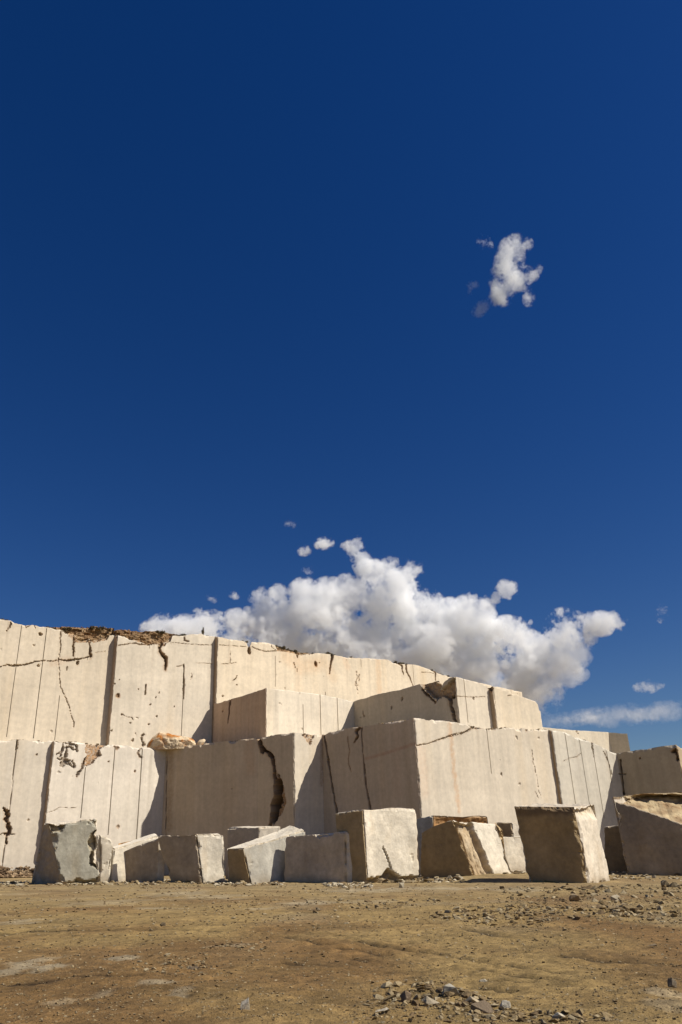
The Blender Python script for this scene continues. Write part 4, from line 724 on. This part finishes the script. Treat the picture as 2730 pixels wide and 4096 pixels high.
# ------------------------------------------------------------------ clouds
def cloud_mat(name, scale, amp, off, soft):
  mc, nt = new_mat(name)
  L = nt.links.new
  out = N(nt, 'ShaderNodeOutputMaterial'); pv = N(nt, 'ShaderNodeVolumePrincipled', Anisotropy=.0); pv.inputs['Color'].default_value = (.995, .998, 1., 1)
  tc = N(nt, 'ShaderNodeTexCoord'); ln = N(nt, 'ShaderNodeVectorMath', operation='LENGTH'); L(tc.outputs['Object'], ln.inputs[0]); geo = N(nt, 'ShaderNodeNewGeometry')
  nz = N(nt, 'ShaderNodeTexNoise', Scale=scale, Detail=9., Roughness=.62); L(geo.outputs['Position'], nz.inputs['Vector'])
  sh = N(nt, 'ShaderNodeMath', operation='MULTIPLY_ADD'); L(ln.outputs['Value'], sh.inputs[0]); sh.inputs[1].default_value = -1.7; sh.inputs[2].default_value = 1.3
  na = N(nt, 'ShaderNodeMath', operation='MULTIPLY_ADD'); nf = N(nt, 'ShaderNodeTexNoise', Scale=scale * 4.5, Detail=5., Roughness=.7); L(geo.outputs['Position'], nf.inputs['Vector']); mx_ = N(nt, 'ShaderNodeMath', operation='MULTIPLY_ADD'); L(nf.outputs['Fac'], mx_.inputs[0]); mx_.inputs[1].default_value = .55; L(nz.outputs['Fac'], mx_.inputs[2]); L(mx_.outputs[0], na.inputs[0]); na.inputs[1].default_value = amp; na.inputs[2].default_value = off
  ad = N(nt, 'ShaderNodeMath', operation='ADD'); L(sh.outputs[0], ad.inputs[0]); L(na.outputs[0], ad.inputs[1])
  mr = N(nt, 'ShaderNodeMapRange', interpolation_type='SMOOTHSTEP'); L(ad.outputs[0], mr.inputs['Value']); mr.inputs['From Min'].default_value = 0.; mr.inputs['From Max'].default_value = soft; mr.inputs['To Max'].default_value = 1.
  oi = N(nt, 'ShaderNodeObjectInfo'); dm = N(nt, 'ShaderNodeMath', operation='MULTIPLY'); L(mr.outputs['Result'], dm.inputs[0]); sep = N(nt, 'ShaderNodeSeparateColor'); L(oi.outputs['Color'], sep.inputs[0])
  ed = N(nt, 'ShaderNodeMapRange'); L(ln.outputs['Value'], ed.inputs['Value']); ed.inputs['From Min'].default_value = 1.; ed.inputs['From Max'].default_value = .9
  d2 = N(nt, 'ShaderNodeMath', operation='MULTIPLY'); L(dm.outputs[0], d2.inputs[0]); L(ed.outputs['Result'], d2.inputs[1])
  L(sep.outputs['Red'], dm.inputs[1]); L(d2.outputs[0], pv.inputs['Density']); L(pv.outputs['Volume'], out.inputs['Volume'])
  return mc
bm = bmesh.new(); bmesh.ops.create_icosphere(bm, subdivisions=3, radius=1.); PUFF = bpy.data.meshes.new('puff'); bm.to_mesh(PUFF); bm.free(); PUFF.materials.append(cloud_mat('cloud_vapour', .035, 6.5, -5.04, .30)); WISP = PUFF.copy(); WISP.materials.clear(); WISP.materials.append(cloud_mat('cloud_wisp', .07, 8., -6.2, 1.1))
CY = 640.
def cloud(label, puffs, dens=.10, Yc=CY, dep=1.1, ms=None):
    c0 = at_y(puffs[0][0], puffs[0][1], Yc); root = empty('cloud', c0, label, 'cloud'); k = Yc / 3393 * S
    for i, pf in enumerate(puffs):
        x, y, rx = pf[:3]; ry = pf[3] if len(pf) > 3 else rx; rt_ = pf[4] if len(pf) > 4 else 0
        o = bpy.data.objects.new('puff', ms or PUFF); q = at_y(x, y, Yc); o.parent = root; COL.objects.link(o)
        o.location = q - c0 + np.array([0, ((i * 37) % 11 - 5) * k * rx * .08, 0]); o.scale = (rx * k, max(rx, ry) * k * dep, ry * k); o.rotation_euler = (0, rt_, 0); dn_ = dens * (pf[5] if len(pf) > 5 else 1.); o.color = (dn_, dn_, dn_, 1)
    return root
CO = [(323, 1432), (348, 1414), (388, 1412), (448, 1404), (477, 1402), (513, 1408), (529, 1420), (541, 1408), (565, 1418), (565, 1400), (573, 1383), (597, 1363), (626, 1345), (654, 1341), (664, 1360), (682, 1343), (722, 1343), (742, 1339), (763, 1327), (799, 1319), (823, 1313), (811, 1295), (791, 1275), (773, 1254), (787, 1244), (815, 1240), (839, 1257), (843, 1271), (855, 1288), (867, 1279), (919, 1281), (947, 1291), (974, 1304), (970, 1327), (958, 1346), (992, 1351), (1010, 1370), (1042, 1372), (1082, 1360), (1109, 1371), (1136, 1363), (1146, 1352), (1139, 1343), (1150, 1333), (1193, 1345), (1195, 1375), (1177, 1369), (1136, 1388), (1143, 1412), (1152, 1434), (1168, 1421), (1190, 1417), (1222, 1424), (1254, 1437), (1267, 1417), (1294, 1403), (1362, 1403), (1380, 1417), (1416, 1417), (1434, 1405), (1443, 1428), (1407, 1450), (1368, 1457), (1364, 1480), (1371, 1498), (1339, 1509), (1334, 1529), (1366, 1550), (1337, 1565), (1328, 1588), (1294, 1606), (1254, 1650), (1000, 1620), (700, 1550), (330, 1480)]
CA = np.array(CO, float); CB = np.roll(CA, -1, 0); cr_ = random.Random(17)
def cdist(x, y):
    d = CB - CA; t = np.clip((((x, y) - CA) * d).sum(1) / (d * d).sum(1), 0, 1); q = CA + d * t[:, None]; ins = ((CA[:, 1] > y) != (CB[:, 1] > y)) & (x < d[:, 0] * (y - CA[:, 1]) / (d[:, 1] + 1e-9) + CA[:, 0])
    return np.hypot(q[:, 0] - x, q[:, 1] - y).min(), bool(ins.sum() % 2)
cp = [(815, 1262, 36), (796, 1256, 24), (832, 1278, 36), (836, 1300, 34), (850, 1310, 46), (900, 1305, 44), (945, 1312, 40), (1166, 1354, 34), (1420, 1424, 34), (1380, 1434, 40)]; pool = []
for _ in range(6000):
    x, y = cr_.uniform(320, 1445), cr_.uniform(1238, 1650); d_, ins = cdist(x, y)
    if ins and d_ > 5: pool.append((x, y, min(68, max(15, d_ / .60))))
pool.sort(key=lambda p: -p[2])
for p in pool:
    if len(cp) < 98 and all(math.hypot(p[0] - q[0], p[1] - q[1]) > .70 * q[2] for q in cp): cp.append(p)
cp = [(x, y, r_, r_ * cr_.uniform(.8, 1.05), cr_.uniform(-.4, .4), (.35 if x > 1190 and y > 1490 else .6 if y > 1530 else 1.)) for x, y, r_ in cp]
cloud('large bright heaped white cloud rising behind the quarry rim', cp, .09)
cloud('small ragged white cloud alone high in the blue sky', [(1168, 610, 52, 80, .15), (1150, 640, 40, 60, .1), (1185, 565, 38, 48), (1158, 670, 44, 58), (1200, 640, 46, 40), (1230, 625, 38, 16, -.6), (1114, 564, 36, 14, .8), (1106, 708, 38, 20, -.5, .5), (1088, 652, 26, 12, .3, .35), (1084, 668, 16, 22, .2, .3), (1210, 560, 26, 26), (1145, 690, 40, 34), (1215, 685, 22, 30)], .075, ms=WISP)
for lab, pf, dn in (('tiny white cloud shred at the left above the tall white cloud tower', [(745, 1253, 32, 18)], .10), ('small faint cloud shred left of the cloud tower', [(700, 1268, 24, 16)], .07), ('little cloud shred just above the left shoulder of the large cloud', [(540, 1370, 18, 12)], .07), ('faint cloud shred above the left end of the large cloud', [(485, 1378, 22, 15)], .05), ('small isolated cloud puff near the right edge of the sky', [(1520, 1412, 24, 28)], .06), ('small thin cloud wisp right of the large cloud', [(1485, 1580, 40, 18)], .04),
                    ('long low thin cloud bank above the far right of the quarry', [(1400, 1652, 110, 26), (1300, 1658, 90, 20), (1345, 1645, 50, 20), (1510, 1642, 110, 24)], .008), ('tiny faint cloud fleck high above the cloud tower', [(668, 1207, 20, 12)], .035), ('small cloud fleck below the cloud tower on its left', [(708, 1312, 20, 14)], .05)):
    cloud(lab, pf, dn * 1.8, ms=WISP)

# ------------------------------------------------------------------ light and camera
SUN_AZ, SUN_EL = math.radians(102), math.radians(44)     # azimuth clockwise from the view direction (+y)
sd = np.array([math.sin(SUN_AZ) * math.cos(SUN_EL), math.cos(SUN_AZ) * math.cos(SUN_EL), math.sin(SUN_EL)])
from mathutils import Vector, Matrix
sl = bpy.data.lights.new('sun', 'SUN'); sl.energy = 5.; sl.angle = math.radians(.53); sl.color = (1, .94, .84); so = bpy.data.objects.new('sun', sl); so.rotation_euler = Vector(sd).to_track_quat('Z', 'Y').to_euler(); so.location = (60, 20, 80); COL.objects.link(so)
w = bpy.data.worlds.new('World'); sc.world = w; w.use_nodes = True; nt = w.node_tree; nt.nodes.clear()
wo = N(nt, 'ShaderNodeOutputWorld'); bg = N(nt, 'ShaderNodeBackground'); sky = N(nt, 'ShaderNodeTexSky', sky_type='NISHITA', sun_disc=False)
sky.sun_elevation = SUN_EL; sky.sun_rotation = SUN_AZ; sky.altitude = 700; sky.air_density = 1.05; sky.dust_density = .2; sky.ozone_density = 3.
hs = N(nt, 'ShaderNodeHueSaturation', Saturation=1.36, Value=1., Hue=.517)
nt.links.new(sky.outputs['Color'], hs.inputs['Color']); nt.links.new(hs.outputs['Color'], bg.inputs['Color']); bg.inputs['Strength'].default_value = .05; nt.links.new(bg.outputs['Background'], wo.inputs['Surface'])
cd = bpy.data.cameras.new('camera'); cam = bpy.data.objects.new('camera', cd); COL.objects.link(cam); sc.camera = cam
cd.sensor_fit = 'VERTICAL'; cd.sensor_height = 24.; cd.sensor_width = 16.; cd.lens = F / 4096 * 24.; cd.clip_end = 5000.; cd.clip_start = .05
R = Matrix(((IR[0], IU[0], -FW[0]), (IR[1], IU[1], -FW[1]), (IR[2], IU[2], -FW[2]))); cam.matrix_world = Matrix.Translation(O) @ R.to_4x4()
sc.view_settings.view_transform = 'Standard'; sc.view_settings.look = 'None'; sc.view_settings.exposure = .26; sc.view_settings.gamma = 1
sc.cycles.volume_bounces = 18; sc.cycles.max_bounces = 20; sc.cycles.diffuse_bounces = 2; sc.cycles.volume_step_rate = .4; sc.cycles.volume_max_steps = 512
sc.cycles.use_denoising = True
